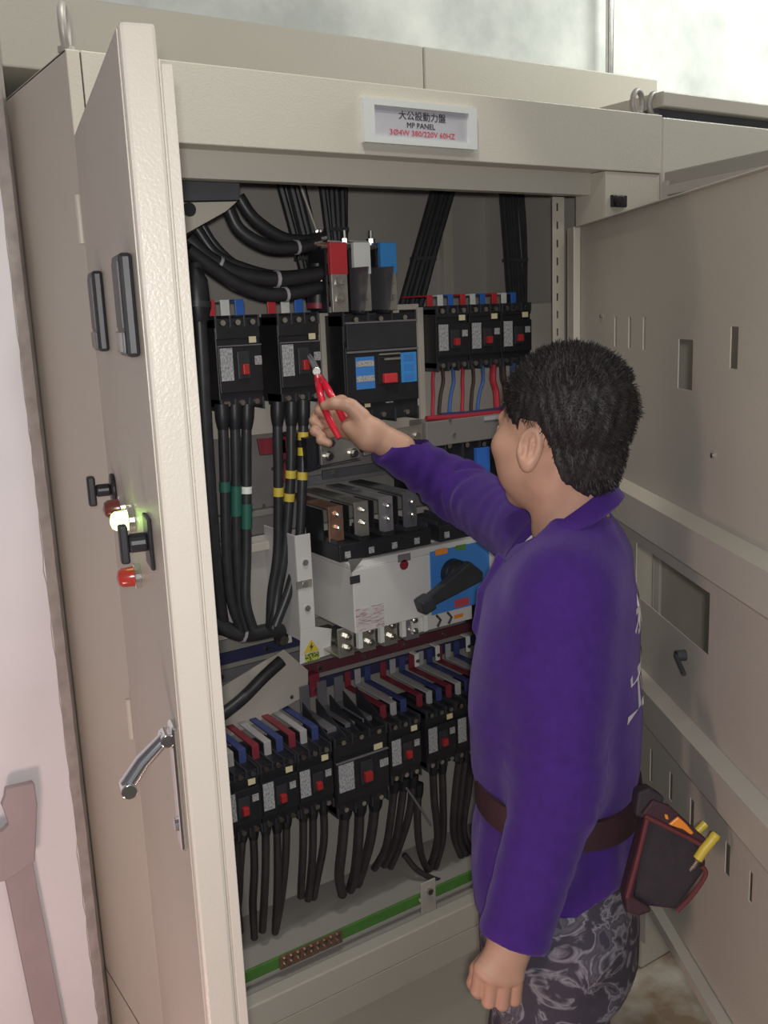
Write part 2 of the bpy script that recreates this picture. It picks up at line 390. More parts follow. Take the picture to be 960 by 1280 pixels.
# slotted mounting strip on the right of the opening
hs = [(0.011, 0.017, z, z + 0.016) for z in np.arange(0.5, 1.95, 0.038)]
holed((1.512, 0.085, 0), (1, 0, 0), (0, 0, 1), (0, -1, 0), 0, 0.034, 0.46, 1.973, hs, 0.002).build('slotted_strip', 'paint', cab)
holed((0.612, 0.085, 0), (1, 0, 0), (0, 0, 1), (0, -1, 0), 0, 0.034, 0.46, 1.973, hs, 0.002).build('slotted_strip', 'paint', cab)
# base
MB().box((CX0, 0.0, 0.395), (CX1, 0.035, 0.455)).build('base_sill', 'paint_front', cab, 0.003)
MB().box((CX0, 0.0, 0.335), (CX1, 0.005, 0.3945)).build('base_fascia', 'paint', cab, 0.001)
MB().box((CX0, 0.005, 0.40), (CX1, 0.60, 0.404)).build('bottom_tray', 'paint_in', cab)
MB().box((CX0 + 0.01, 0.03, 0.0), (CX1 - 0.01, 0.60, 0.334)).build('plinth', 'paint', cab, 0.006)
# latch on the header's right end
MB().box((1.60, -0.005, 1.945), (1.645, 0.03, 1.97)).cyl((1.612, -0.006, 1.957), (1.612, -0.02, 1.957), 0.010, 12).build('door_catch', 'black', cab, 0.002)
def lifting_eye(px, py, y, tilt, rx, rz):
    p = at(px, py, y); b = MB(); pts = []
    for k in range(33):
        a = 2 * math.pi * k / 32; pts.append((p[0] + math.cos(tilt) * rx * math.sin(a), y + math.sin(tilt) * rx * math.sin(a), CT + rz + 0.004 - rz * math.cos(a)))
    b.tube(pts, 0.0062, 10, False).cyl((p[0], y, CT - 0.0005), (p[0], y, CT + 0.007), 0.013, 14)
    b.build('lifting_eye', 'galv', cab, smooth=True)
lifting_eye(83, 58, 0.02, 1.15, 0.022, 0.030)
lifting_eye(797, 138, 0.03, 0.25, 0.022, 0.024); lifting_eye(817, 140, 0.03, 0.25, 0.020, 0.023)

# name plate (a part of the cabinet)
f0, f1 = at(453, 121, -0.010), at(596, 181, -0.010)
nx0, nx1, nz0, nz1 = f0[0], f1[0], 2.042, 2.112
nz1 = at(453, 121, -0.01)[2]; nz0 = at(453, 177, -0.01)[2]
fr = holed((nx0, -0.012, nz0), (1, 0, 0), (0, 0, 1), (0, -1, 0), 0, nx1 - nx0, 0, nz1 - nz0, [(0.023, nx1 - nx0 - 0.019, 0.011, nz1 - nz0 - 0.011)], 0.0108)
npf = fr.build('name_plate', 'bright', cab, 0.003)
MB().box((nx0 + 0.01, -0.006, nz0 + 0.006), (nx1 - 0.01, -0.0012, nz1 - 0.006)).build('sign_face', 'signface', npf)
cxn = (nx0 + nx1) / 2 + 0.004; hN = nz1 - nz0; czn = (nz0 + nz1) / 2
tb = MB(); place_text(tb, '大公設動力盤', hN * 0.215, (cxn, -0.0065, czn + hN * 0.175), (1.12, 0, 0), (0, 0, 1), (0, -1, 0))
place_text(tb, 'MP PANEL', hN * 0.175, (cxn - 0.004, -0.0065, czn - hN * 0.035), (1.1, 0, 0), (0, 0, 1), (0, -1, 0)); tb.build('lettering', 'ink', npf)
tb = MB(); place_text(tb, '3Ø4W 380/220V 60HZ', hN * 0.185, (cxn, -0.0065, czn - hN * 0.22), (1.12, 0, 0), (0, 0, 1), (0, -1, 0)); tb.build('lettering', 'redink', npf)

# ---------------------------------------------------------------- outer left door
DH = np.array([0.466, -0.003, 0]); DF = np.array([0.339, -0.576, 0])
de = (DF - DH) / np.linalg.norm(DF - DH); DWID = np.linalg.norm(DF - DH)
dn = np.array([de[1], -de[0], 0.0]); dz = np.array([0, 0, 1.0])      # dn points out of the outer face (to the left)
if dn[0] > 0: dn = -dn
ZT = 2.02; ZB = 0.28
def on_door(px, py):
    p = atp(px, py, DH, dn); return np.dot(p - DH, de), p[2]
# frame (u along de, v along z, w along dn) is right handed when de x dz = dn
assert np.dot(np.cross(de, dz), dn) != 0
SG = 1 if np.dot(np.cross(de, dz), dn) > 0 else -1
def dbox(mb, u0, u1, v0, v1, w0, w1):
    t_ = MB().box((u0, v0, w0), (u1, v1, w1)); vs = [DH + p[0] * de + p[1] * dz + p[2] * dn for p in t_.v]
    return mb.add(vs, t_.f if SG > 0 else [tuple(reversed(f)) for f in t_.f])
def dpt(u, v, w): return DH + u * de + v * dz + w * dn
d1 = MB(); dbox(d1, 0.012, DWID, ZB, ZT, -0.034, 0.0)
door = d1.build('door', 'paint_edge', cab, 0.004)
d2 = MB(); dbox(d2, 0.03, DWID - 0.004, ZB + 0.03, ZT - 0.03, -0.0365, -0.034); dbox(d2, DWID - 0.006, DWID - 0.001, ZB + 0.03, ZT - 0.035, -0.047, -0.036)
d2.build('inner_flange', 'paint_edge', door, 0.001)
d3 = MB(); dbox(d3, 0.012, DWID - 0.012, ZB + 0.01, ZT - 0.004, 0.0, 0.0012); d3.build('outer_skin', 'paint', door)
for (x0, y0, x1, y1, nm) in ((113, 352, 133, 430, 'a'), (147, 332, 172, 436, 'b')):
    u0, z1 = on_door(x0 + 8, y0); u1, z0 = on_door(x1 + 8, y1)
    uc = (u0 + u1) / 2; hw = 0.034; zc_ = (z0 + z1) / 2; hh = 0.052
    mbz = MB(); dbox(mbz, uc - hw, uc + hw, zc_ - hh, zc_ + hh, 0.0012, 0.015); mt = mbz.build('meter', 'black', door, 0.004, label='black square panel meter')
    mbz = MB(); dbox(mbz, uc - hw + 0.008, uc + hw - 0.008, zc_ - 0.022, zc_ + hh - 0.008, 0.015, 0.0162); mbz.build('dial_face', 'black', door)
    mbz = MB(); dbox(mbz, uc - hw + 0.004, uc + hw - 0.004, zc_ - hh + 0.004, zc_ - 0.026, 0.015, 0.018); mbz.build('meter_bezel', 'clear', door, 0.002)
def knob(px, py, s=1.0):
    u, z = on_door(px, py); b = MB()
    b.cyl(dpt(u, z, 0.0012), dpt(u, z, 0.008), 0.028 * s, 20).cyl(dpt(u, z, 0.008), dpt(u, z, 0.034 * s), 0.011 * s, 16)
    dbox(b, u - 0.009 * s, u + 0.009 * s, z - 0.026 * s, z + 0.026 * s, 0.034 * s, 0.048 * s)
    b.build('selector_knob', 'black', door, 0.003)
knob(145, 611, 0.85); 
u, z = on_door(190, 676); b = MB(); dbox(b, u - 0.022, u + 0.022, z - 0.030, z + 0.030, 0.0012, 0.006)
b.cyl(dpt(u, z, 0.006), dpt(u, z, 0.026), 0.011, 16); dbox(b, u - 0.008, u + 0.008, z - 0.022, z + 0.022, 0.026, 0.036); b.build('selector_knob', 'black', door, 0.003)
def pilot(px, py, m, nm, r=0.013):
    u, z = on_door(px, py)
    MB().cyl(dpt(u, z, 0.0012), dpt(u, z, 0.010), r * 1.25, 18).build('lamp_ring', 'chrome', door, 0.001)
    b = MB().tube([dpt(u, z, 0.010), dpt(u, z, 0.024), dpt(u, z, 0.029), dpt(u, z, 0.031)], [r, r * 0.95, r * 0.7, r * 0.2], 16); b.build(nm, m, door, smooth=True)
pilot(158, 634, 'lamp_brown', 'pilot_lamp'); pilot(169, 649, 'lamp_green', 'pilot_lamp'); pilot(177, 719, 'lamp_red', 'push_button')
u, z = on_door(226, 970)
hz0, hz1 = on_door(226, 1035)[1], on_door(221, 905)[1]
b = MB(); dbox(b, u - 0.014, u + 0.014, hz0, hz1, 0.0012, 0.008); hp = b.build('handle_plate', 'chrome', door, 0.004)
g0 = dpt(u, hz1 - 0.015, 0.012); g1 = dpt(u + 0.002, hz1 - 0.038, 0.040); g2 = dpt(u + 0.004, hz1 - 0.062, 0.060)
MB().tube([g0, g1, g2], [0.008, 0.009, 0.0095], 10).cyl(dpt(u - 0.010, hz1 - 0.064, 0.058), dpt(u + 0.016, hz1 - 0.064, 0.058), 0.009, 12).cyl(dpt(u - 0.012, hz1 - 0.016, 0.012), dpt(u + 0.012, hz1 - 0.016, 0.012), 0.008, 10).build('handle_lever', 'chrome', door, 0.001, smooth=True)
for zz in (hz0 + 0.03,):
    MB().cyl(dpt(u, zz, 0.008), dpt(u, zz, 0.012), 0.008, 12).build('lock_barrel', 'chrome', door)
for zz in (1.90, 1.10, 0.45):
    MB().cyl((0.4605, -0.008, zz - 0.035), (0.4605, -0.008, zz + 0.035), 0.0055, 10).build('hinge', 'paint', door)

# ---------------------------------------------------------------- inner dead-front panel (right)
PH = np.array([1.547, 0.055, 0]); pe = np.array([-0.48768, -0.87302, 0]); pn = np.array([-0.87302, 0.48768, 0])    # pn faces the camera side
def on_panel(px, py):
    p = atp(px, py, PH, pn); return np.dot(p - PH, pe), p[2]
PZT, PZB, PWID = 1.905, 0.64, 1.04
holes = [(0.279, 0.293, 1.663, 1.720), (0.361, 0.376, 1.663, 1.720), (0.438, 0.453, 1.663, 1.720), (0.603, 0.662, 1.608, 1.686),
         (0.793, 0.818, 1.650, 1.708), (0.42, 0.752, 1.208, 1.308), (0.512, 0.525, 0.876, 0.940), (0.608, 0.622, 0.890, 0.942),
         (0.836, 0.852, 0.890, 0.943), (0.916, 0.926, 0.896, 0.944), (0.70, 0.716, 0.885, 0.942)]
# right handed: pe x z = ?
pb = holed(PH, pe, (0, 0, 1), pn, 0.004, PWID, PZB, PZT, holes, 0.0016)
pbm = pb
# returned edges run away from the front
def pbox(mb, u0, u1, v0, v1, w0, w1):
    t_ = MB().box((u0, v0, w0), (u1, v1, w1)); vs = [PH + p[0] * pe + p[1] * np.array([0, 0, 1.0]) + p[2] * pn for p in t_.v]
    sg = np.dot(np.cross(pe, (0, 0, 1)), pn) > 0
    return mb.add(vs, t_.f if sg else [tuple(reversed(f)) for f in t_.f])
inner = pbm.build('dead_front_panel', 'paint_in', cab)
inner.data.materials.clear(); inner.data.materials.append(M['paint'])
b = MB(); pbox(b, 0.0, 0.0035, PZB, PZT, -0.02, 0.016); pbox(b, 0.0035, 0.05, PZB, PZT, 0.0005, 0.016); b.build('hinge_flange', 'paint', inner, 0.002)
b = MB(); pbox(b, 0.0505, PWID, PZT - 0.0025, PZT, 0.0002, 0.014); b.build('top_flange', 'paint', inner, 0.001)
b = MB(); pbox(b, 0.0505, PWID, PZB, PZB + 0.022, 0.0002, 0.020); b.build('bottom_flange', 'paint_front', inner, 0.001)
for (z0, z1) in ((1.345, 1.405), (1.005, 1.065)):
    b = MB(); vs = []; fs = []
    prof = [(0.0002, z1 + 0.012), (0.024, z1), (0.024, z0), (0.0002, z0 - 0.004)]
    vs = [PH + uu * pe + np.array([0, 0, zz]) + ww * pn for uu in (0.055, PWID) for (ww, zz) in prof]
    b.add(vs, [(0, 1, 5, 4), (1, 2, 6, 5), (2, 3, 7, 6), (3, 0, 4, 7), (3, 2, 1, 0), (4, 5, 6, 7)])
    b.build('stiffener_rib', 'paint', inner)
u, z = on_panel(857, 819)
b = MB(); b.cyl(PH + u * pe + np.array([0, 0, z]) + 0.0002 * pn, PH + u * pe + np.array([0, 0, z]) + 0.016 * pn, 0.009, 14)
b.tube([PH + u * pe + np.array([0, 0, z]) + 0.016 * pn, PH + (u + .05) * pe + np.array([0, 0, z - .012]) + 0.022 * pn], 0.004, 8); b.build('catch_lever', 'rubber', inner)
for (uu, zz) in ((0.2, 1.72), (0.75, 1.52)):
    MB().cyl(PH + uu * pe + np.array([0, 0, zz]) + 0.0002 * pn, PH + uu * pe + np.array([0, 0, zz]) + 0.004 * pn, 0.004, 10).build('rivet', 'steel', inner)

# outer right door
OH = np.array([1.752, -0.004, 0]); oe = np.array([-math.sin(math.radians(10.7)), -math.cos(math.radians(10.7)), 0]); on_ = np.array([oe[1], -oe[0], 0])
def obx(mb, u0, u1, v0, v1, w0, w1):
    t_ = MB().box((u0, v0, w0), (u1, v1, w1)); vs = [OH + p[0] * oe + p[1] * dz + p[2] * on_ for p in t_.v]
    sg = np.dot(np.cross(oe, dz), on_) > 0
    return mb.add(vs, t_.f if sg else [tuple(reversed(f)) for f in t_.f])
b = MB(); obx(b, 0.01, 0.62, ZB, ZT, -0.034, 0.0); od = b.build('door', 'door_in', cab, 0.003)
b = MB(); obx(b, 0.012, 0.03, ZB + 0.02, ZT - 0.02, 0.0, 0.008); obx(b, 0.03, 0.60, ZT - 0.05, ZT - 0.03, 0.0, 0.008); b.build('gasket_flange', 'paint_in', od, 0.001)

# ---------------------------------------------------------------- neighbouring cabinet
nb = thing('electrical_cabinet', 'closed beige cabinet with an overhanging lid, right of the open one', 'cabinet', (2.25, 0.3, 0))
MB().box((1.764, 0.004, 0.30), (2.80, 0.6, 2.138)).build('body', 'paint_front', nb, 0.003)
MB().box((1.7605, 0.02, 2.1385), (2.795, 0.59, 2.158)).build('roof_gap_shade', 'darkgrey', nb)  # dark-coloured filler, shade of the gap under the lid put into the colour
zl = at(828, 113, -0.0)[2]
MB().box((1.7585, 0.0, 2.1585), (2.83, 0.49, zl)).build('lid', 'paint', nb, 0.003)
MB().box((1.772, 0.03, 0.0), (2.79, 0.59, 0.2995)).build('plinth', 'paint', nb, 0.006)
# ---------------------------------------------------------------- mounting plates inside (parts of the cabinet)
YB = 0.20                                     # front faces of the upper breakers
PY = 0.29
zp0, zp1 = at(300, 546, PY)[2], 1.752
MB().box((0.56, PY, zp0), (at(408, 400, PY)[0] + 0.004, PY + 0.004, zp1)).build('mounting_plate', 'plate', cab, 0.001)
MB().box((at(403, 450, .255)[0], .255, at(450, 545, PY)[2]), (at(524, 400, .255)[0], .259, zp1 + 0.008)).build('mounting_plate', 'plate', cab, 0.001)
MB().box((at(524, 400, PY)[0] + 0.003, PY, at(560, 520, PY)[2]), (1.74, PY + 0.004, zp1 - 0.002)).box((at(524, 400, PY)[0] + 0.003, PY + 0.004, at(560, 520, PY)[2]), (at(524, 400, PY)[0] + 0.006, PY + 0.03, zp1 - 0.002)).build('mounting_plate', 'plate', cab, 0.001)
MB().box((0.56, 0.335, at(300, 672, 0.335)[2]), (1.74, 0.339, zp0 + 0.02)).build('mounting_plate', 'grey_panel', cab)
MB().box((0.56, 0.31, at(300, 795, 0.31)[2]), (1.74, 0.314, at(300, 674, 0.31)[2])).build('mounting_plate', 'paint_in', cab, 0.001)
MB().box((0.56, 0.290, at(300, 691, 0.31)[2]), (0.90, 0.3095, at(300, 680, 0.31)[2])).build('mounting_rail', 'plate', cab, 0.002)
MB().box((0.56, 0.310, at(300, 650, 0.31)[2]), (0.95, 0.3345, at(300, 642, 0.31)[2])).build('mounting_rail', 'grey_panel', cab, 0.002)
MB().box((0.56, 0.27, 0.452), (1.74, 0.274, 0.86)).build('mounting_plate', 'paint_in', cab, 0.001)
a_, b_2 = at(553, 300, 0.585), at(565, 300, 0.585)
MB().box((a_[0], 0.58, 1.70), (b_2[0], 0.5995, 2.10)).build('back_upright', 'paint', cab, 0.001)
for (px, py, y) in ((329, 632, 0.3345), (340, 586, 0.3345)):
    p = at(px, py, y); MB().cyl(p, p + np.array([0, -0.004, 0]), 0.004, 8).build('screw', 'steel', cab)
MB().box((at(524, 450, .25)[0], 0.25, at(527, 526, .25)[2]), (at(531, 450, .25)[0], 0.2895, at(527, 384, .25)[2])).build('plate_edge', 'plate', cab, 0.001)
# lower left sheet behind the angled cable
pp_ = [at(262, 868, 0.30), at(355, 812, 0.30), at(385, 838, 0.30), at(385, 868, 0.30), at(262, 935, 0.30)]
MB().prism(pp_, (0, 0.003, 0)).build('angled_sheet', 'plate', cab)

# ---------------------------------------------------------------- breakers
def screw(b, x, y, z, r): b.cyl((x, y, z), (x, y - 0.004, z), r, 8)
def breaker(label, w, h, d, style, loc, group=None):
    t = thing('circuit_breaker', label, 'circuit breaker', (0, 0, 0), group)
    X = lambda f: -w / 2 + f * w
    b = MB()
    zt, zb = (0.70 * h, 0.17 * h) if style != 'small' else (0.75 * h, 0.20 * h)
    b.box((-w / 2, 0.006, 0), (w / 2, d, h)).box((-w / 2 + 0.0008, 0.0, zb), (w / 2 - 0.0008, 0.006, zt)).box((-w / 2 + .0004, 0.003, zt + .012), (w / 2 - .0004, 0.006, h * .93))
    b.build('body', 'black', t, 0.0015)
    b = MB()
    for k in range(4):
        x = -w / 2 + (w - 0.004) * k / 3
        b.box((x, 0.001, h * .90), (x + 0.004, d * .8, h + 0.006)); b.box((x, 0.002, -0.006), (x + 0.004, d * .7, h * 0.10))
    b.build('terminal_barriers', 'black2', t, 0.0006)
    b = MB()
    for k in range(3):
        x = -w / 2 + w * (k + .5) / 3; screw(b, x, 0.003, h * .955, 0.0055); screw(b, x, 0.006, h * .05, 0.0055)
    b.build('terminal_screws', 'steel', t)
    if style == 'big':
        MB().box((X(.03), -0.002, .675 * h), (X(.985), 0.003, .915 * h)).build('arc_cover', 'black2', t, 0.001)
        MB().box((X(.02), -0.003, .650 * h), (X(.99), 0.0, .668 * h)).build('trim_strip', 'greybar', t)
        MB().box((X(.02), -0.003, .918 * h), (X(.99), 0.003, .935 * h)).build('trim_strip', 'greybar', t)
        MB().box((X(.13), -0.0012, .31 * h), (X(.38), 0, .61 * h)).build('rating_label', 'ats_blue', t)
        [MB().box((X(.135), -0.0018, q_ * h), (X(.375), -0.0012, (q_ + .055) * h)).build('label_print_band', 'label2', t) for q_ in (.52, .38)]
        tb = MB(); 
        MB().box((X(.75), -0.0012, .34 * h), (X(.97), 0, .625 * h)).build('side_label', 'sky', t)
        for k in range(3): MB().box((X(.79), -0.0018, (.36 + .093 * k) * h), (X(.93), -0.0012, (.42 + .093 * k) * h)).build('label_panel', 'ats_blue', t)
        MB().box((X(.43), -0.002, .34 * h), (X(.72), 0, .60 * h)).build('toggle_bezel', 'black', t, 0.001)
        MB().box((X(.48), -0.012, .35 * h), (X(.66), -0.001, .44 * h)).build('toggle', 'red', t, 0.002)
        MB().box((X(.45), -0.003, .615 * h), (X(.74), -0.0001, .63 * h)).box((X(.52), -0.0035, .565 * h), (X(.74), -0.002, .585 * h)).build('toggle_marks', 'tin', t)
        MB().box((X(.25), 0.0045, .135 * h), (X(.325), 0.006, .185 * h)).build('sticker', 'cream', t)
        MB().box((X(.54), 0.0045, .155 * h), (X(.64), 0.006, .185 * h)).build('sticker', 'label2', t)
    else:
        lab = dict(mid=(.045, .325, .31, .675), small=(.03, .32, .30, .735))[style]
        MB().box((X(lab[0]), -0.001, lab[2] * h), (X(lab[1]), 0, lab[3] * h)).build('rating_label', 'label', t)
        tg = dict(mid=(.49, .63, .37, .49), small=(.45, .60, .38, .50))[style]
        MB().box((X(tg[0]) - .006, -0.0025, (tg[2] - .05) * h), (X(tg[1]) + .006, 0, (tg[3] + .14) * h)).build('toggle_bezel', 'black2', t, 0.001)
        MB().box((X(tg[0]), -0.013, tg[2] * h), (X(tg[1]), -0.002, tg[3] * h)).build('toggle', 'toggle_red', t, 0.0015)
        sq = dict(mid=(.82, .98, .47, .57), small=(.76, .93, .52, .63))[style]
        MB().box((X(sq[0]), -0.001, sq[2] * h), (X(sq[1]), 0, sq[3] * h)).build('test_label', 'label2', t)
        cr = dict(mid=(.73, .89, .72, .79), small=(.69, .88, .79, .88))[style]
        MB().box((X(cr[0]), 0.0012, cr[2] * h), (X(cr[1]), 0.003, cr[3] * h)).build('sticker', 'cream', t)
        if style == 'mid':
            MB().box((X(.01), -0.002, .692 * h), (X(.99), 0.004, .703 * h)).build('trim_strip', 'greybar', t)
    t.location = tuple(float(c) for c in loc)
    return t
def bars(t, w, h, pitch, front, up, back, rise, cols, wd, labels=True, zoff=0.0):
    """phase bars of a breaker: tab at the terminal, flat run to the back, upturned end"""
    for k, c in enumerate(cols):
        x = (k - 1) * pitch; b = MB(); z0 = h - 0.012 + zoff; z1 = h + up; th = 0.004
        b.box((x - wd / 2, front, z0), (x + wd / 2, front + th, z1)); b.box((x - wd / 2, front + th, z1 - th), (x + wd / 2, front + back, z1))
        if rise: b.box((x - wd / 2, front + back - th, z1), (x + wd / 2, front + back, z1 + rise))
        loc = t.location.copy(); t.location = (0, 0, 0); nm = {'red': 'red', 'red_dim': 'red', 'white': 'white', 'white_dim': 'white', 'blue_dim': 'blue', 'blue': 'blue', 'sky': 'blue', 'navy': 'blue', 'greybar': 'grey'}[c]
        b.build('busbar', c, t, 0.001, label=nm + ' sleeved busbar'); t.location = loc
def cx(px, py, y): return at(px, py, y)[0]
# the two big-lever breakers at the upper left
def geo(pxl, pxr, pyt, pyb, y): 
    xm = (pxl + pxr) / 2; x0 = at(pxl, (pyt + pyb) / 2, y)[0]; x1 = at(pxr, (pyt + pyb) / 2, y)[0]
    z1 = at(xm, pyt, y)[2]; z0 = at(xm, pyb, y)[2]; return (x0 + x1) / 2, x1 - x0, z0, z1 - z0
gA = geo(273, 328, 397, 508, YB); gB = geo(350, 402, 395, 503, YB)
wM = (gA[1] + gB[1]) / 2; zM = (gA[2] + gB[2]) / 2; hM = (gA[3] + gB[3]) / 2
bA = breaker('black breaker with grey rating label, far left of the top row, green-taped cables below', wM, hM, PY - YB - 0.0005, 'mid', (gA[0], YB, zM), 'two upper left breakers')
bars(bA, wM, hM, wM * .33, 0.052, 0.036, 0.035, 0, ('red', 'white', 'blue'), 0.019)
bB = copy_thing(bA, (gB[0], YB, zM), 'black breaker whose switch the pliers touch, yellow-taped cables below', 'two upper left breakers')
gC = geo(432, 523, 392, 525, YB - 0.02)
bC = breaker('largest black breaker with blue labels and a red switch, centre of the top row', gC[1], gC[3], PY - YB - 0.0155, 'big', (gC[0], YB - 0.02, gC[2]))
# three small ones at the upper right
gs = [geo(551, 588, 386, 460, YB), geo(590, 626, 383, 457, YB), geo(628, 660, 381, 453, YB)]
wS = 0.089; zS = np.mean([g[2] for g in gs]); hS = np.mean([g[3] for g in gs])
labs = ['small black breaker beside the cream strip, leftmost of the three at upper right', 'small black breaker in the middle of the three at upper right', "small black breaker nearest the man's head, rightmost of the three at upper right"]
xs3 = [gs[1][0] - wS - 0.004, gs[1][0], gs[1][0] + wS + 0.004]
b1 = breaker(labs[0], wS, hS, PY - YB - 0.0005, 'small', (xs3[0], YB, zS), 'three upper right breakers')
bars(b1, wS, hS, 0.029, 0.045, 0.030, 0.10, 0, ('red', 'white', 'blue'), 0.015)
for k in (1, 2): copy_thing(b1, (xs3[k], YB, zS), labs[k], 'three upper right breakers')
# lower row
YL = 0.13
def lowgeo(pxl, pxr, pyt): return at(pxl, pyt, YL)
zl1 = 0.862; hL = 0.135; zL = zl1 - hL
xw = [at(335, 936, YL + .045)[0], at(380, 923, YL + .045)[0], at(492, 883, YL + .045)[0], at(537, 873, YL + .045)[0], at(573, 862, YL + .045)[0]]
x2, x3 = xw[0], xw[1]; stepL = x3 - x2; wL = stepL - 0.002
x5 = xw[2]; x6 = xw[3]; x7 = xw[4]
lowlab = ['black breaker half hidden behind the door edge, leftmost of the lower row', 'second black breaker of the lower row counting from the open door edge', 'third black breaker of the lower row, left beside the wide one', 'black breaker of the lower row directly right of the wide one', 'second black breaker right of the wide one in the lower row', "black breaker of the lower row close by the man's purple shirt", 'rightmost black breaker of the lower row, mostly behind the man']
xsL = [x2 - stepL, x2, x3, x5, x6, x7, x7 + stepL]
if x7 - x6 < wL: xsL[5] = x6 + wL + 0.002; xsL[6] = xsL[5] + wL + 0.002
p_ = breaker(lowlab[0], wL, hL, 0.27 - YL - 0.0005, 'small', (xsL[0], YL, zL), 'lower row of breakers')
bars(p_, wL, hL, 0.0275, 0.045, 0.030, 0.150, 0.035, ('red_dim', 'white_dim', 'blue_dim'), 0.016)  # dimmed sleeve colours carry the dim, hazy light of the lower row
for k in range(1, 7): copy_thing(p_, (xsL[k], YL, zL), lowlab[k], 'lower row of breakers')
xq0, xq1 = x3 + wL / 2 + 0.006, x5 - wL / 2 - 0.006
wide = breaker('wide black breaker with a red switch in the middle of the lower row', min(0.16, xq1 - xq0), hL * 1.28, 0.27 - YL - 0.0005, 'mid', ((xq0 + xq1) / 2, YL, zl1 - hL * 1.24))
bars(wide, min(0.16, xq1 - xq0), hL * 1.24, 0.045, 0.045, 0.014, 0.12, 0.06, ('greybar', 'greybar', 'greybar'), 0.024)
wide_x = (xq0 + xq1) / 2
wloc_ = wide.location.copy(); wide.location = (0, 0, 0)
for k in range(5):
    x = -0.07 + k * 0.035; MB().prism([(x, 0.012, hL * 1.2), (x, 0.012, hL * 1.29), (x, 0.13, hL * 1.62), (x, 0.13, hL * 1.2)], (0.0025, 0, 0)).build('phase_barrier', 'black2', wide)
wide.location = wloc_

# rails of bars behind the lower row
zr = 0.90
for i, (c, lab) in enumerate((('navy', 'dark blue horizontal bar, lowest of the rear bars above the lower breakers'), ('red_rail', 'dull maroon horizontal bar, second of the rear bars above the lower breakers'),
                              ('greybar', 'grey horizontal bar, third of the rear bars above the lower breakers'), ('navy', 'dark blue horizontal bar, topmost of the rear bars just under the transfer switch'))):
    t = thing('horizontal_busbar', lab, 'busbar', (1.15, 0.33, zr + .032 * i), 'rear bars above the lower breakers')
    MB().box((0.60, 0.330 + .012 * i, zr + .034 * i), (1.70, 0.336 + .012 * i, zr + .026 + .034 * i)).build('bar', c, t, 0.001)
    b = MB()
    for k in range(9): screw(b, 0.66 + k * 0.12, 0.330 + .012 * i, zr + .013 + .034 * i, 0.006)
    b.build('bolts', 'steel', t)
# standing link bars with white sleeves
lk = [(545, 812, 'white'), (583, 800, 'white'), (519, 822, 'white'), (391, 848, 'red_dim'), (362, 872, 'red_dim')]
for i, (px, py, c) in enumerate(lk):
    p = at(px, py, 0.31); hw = 0.006 if c == 'white' else 0.013
    lab = {0: 'white-tipped upright link bar, middle one under the transfer switch', 1: 'white-tipped upright link bar nearest the purple shirt', 2: 'white-tipped upright link bar, left one under the transfer switch', 3: 'crimson upright link bar under the yellow warning triangle', 4: 'shorter crimson upright link bar left of the one below the warning triangle'}[i]
    t = thing('link_bar', lab, 'busbar', (p[0], p[1], p[2] - 0.03), 'upright link bars')
    MB().box((p[0] - hw, 0.302, 0.90), (p[0] + hw, 0.306, p[2] + 0.012)).box((p[0] - hw, 0.306, p[2] + 0.008), (p[0] + hw, 0.3285, p[2] + 0.012)).build('bar', c, t, 0.0008)
    b = MB(); screw(b, p[0], 0.302, 0.915, 0.005); b.build('bolt', 'steel', t)

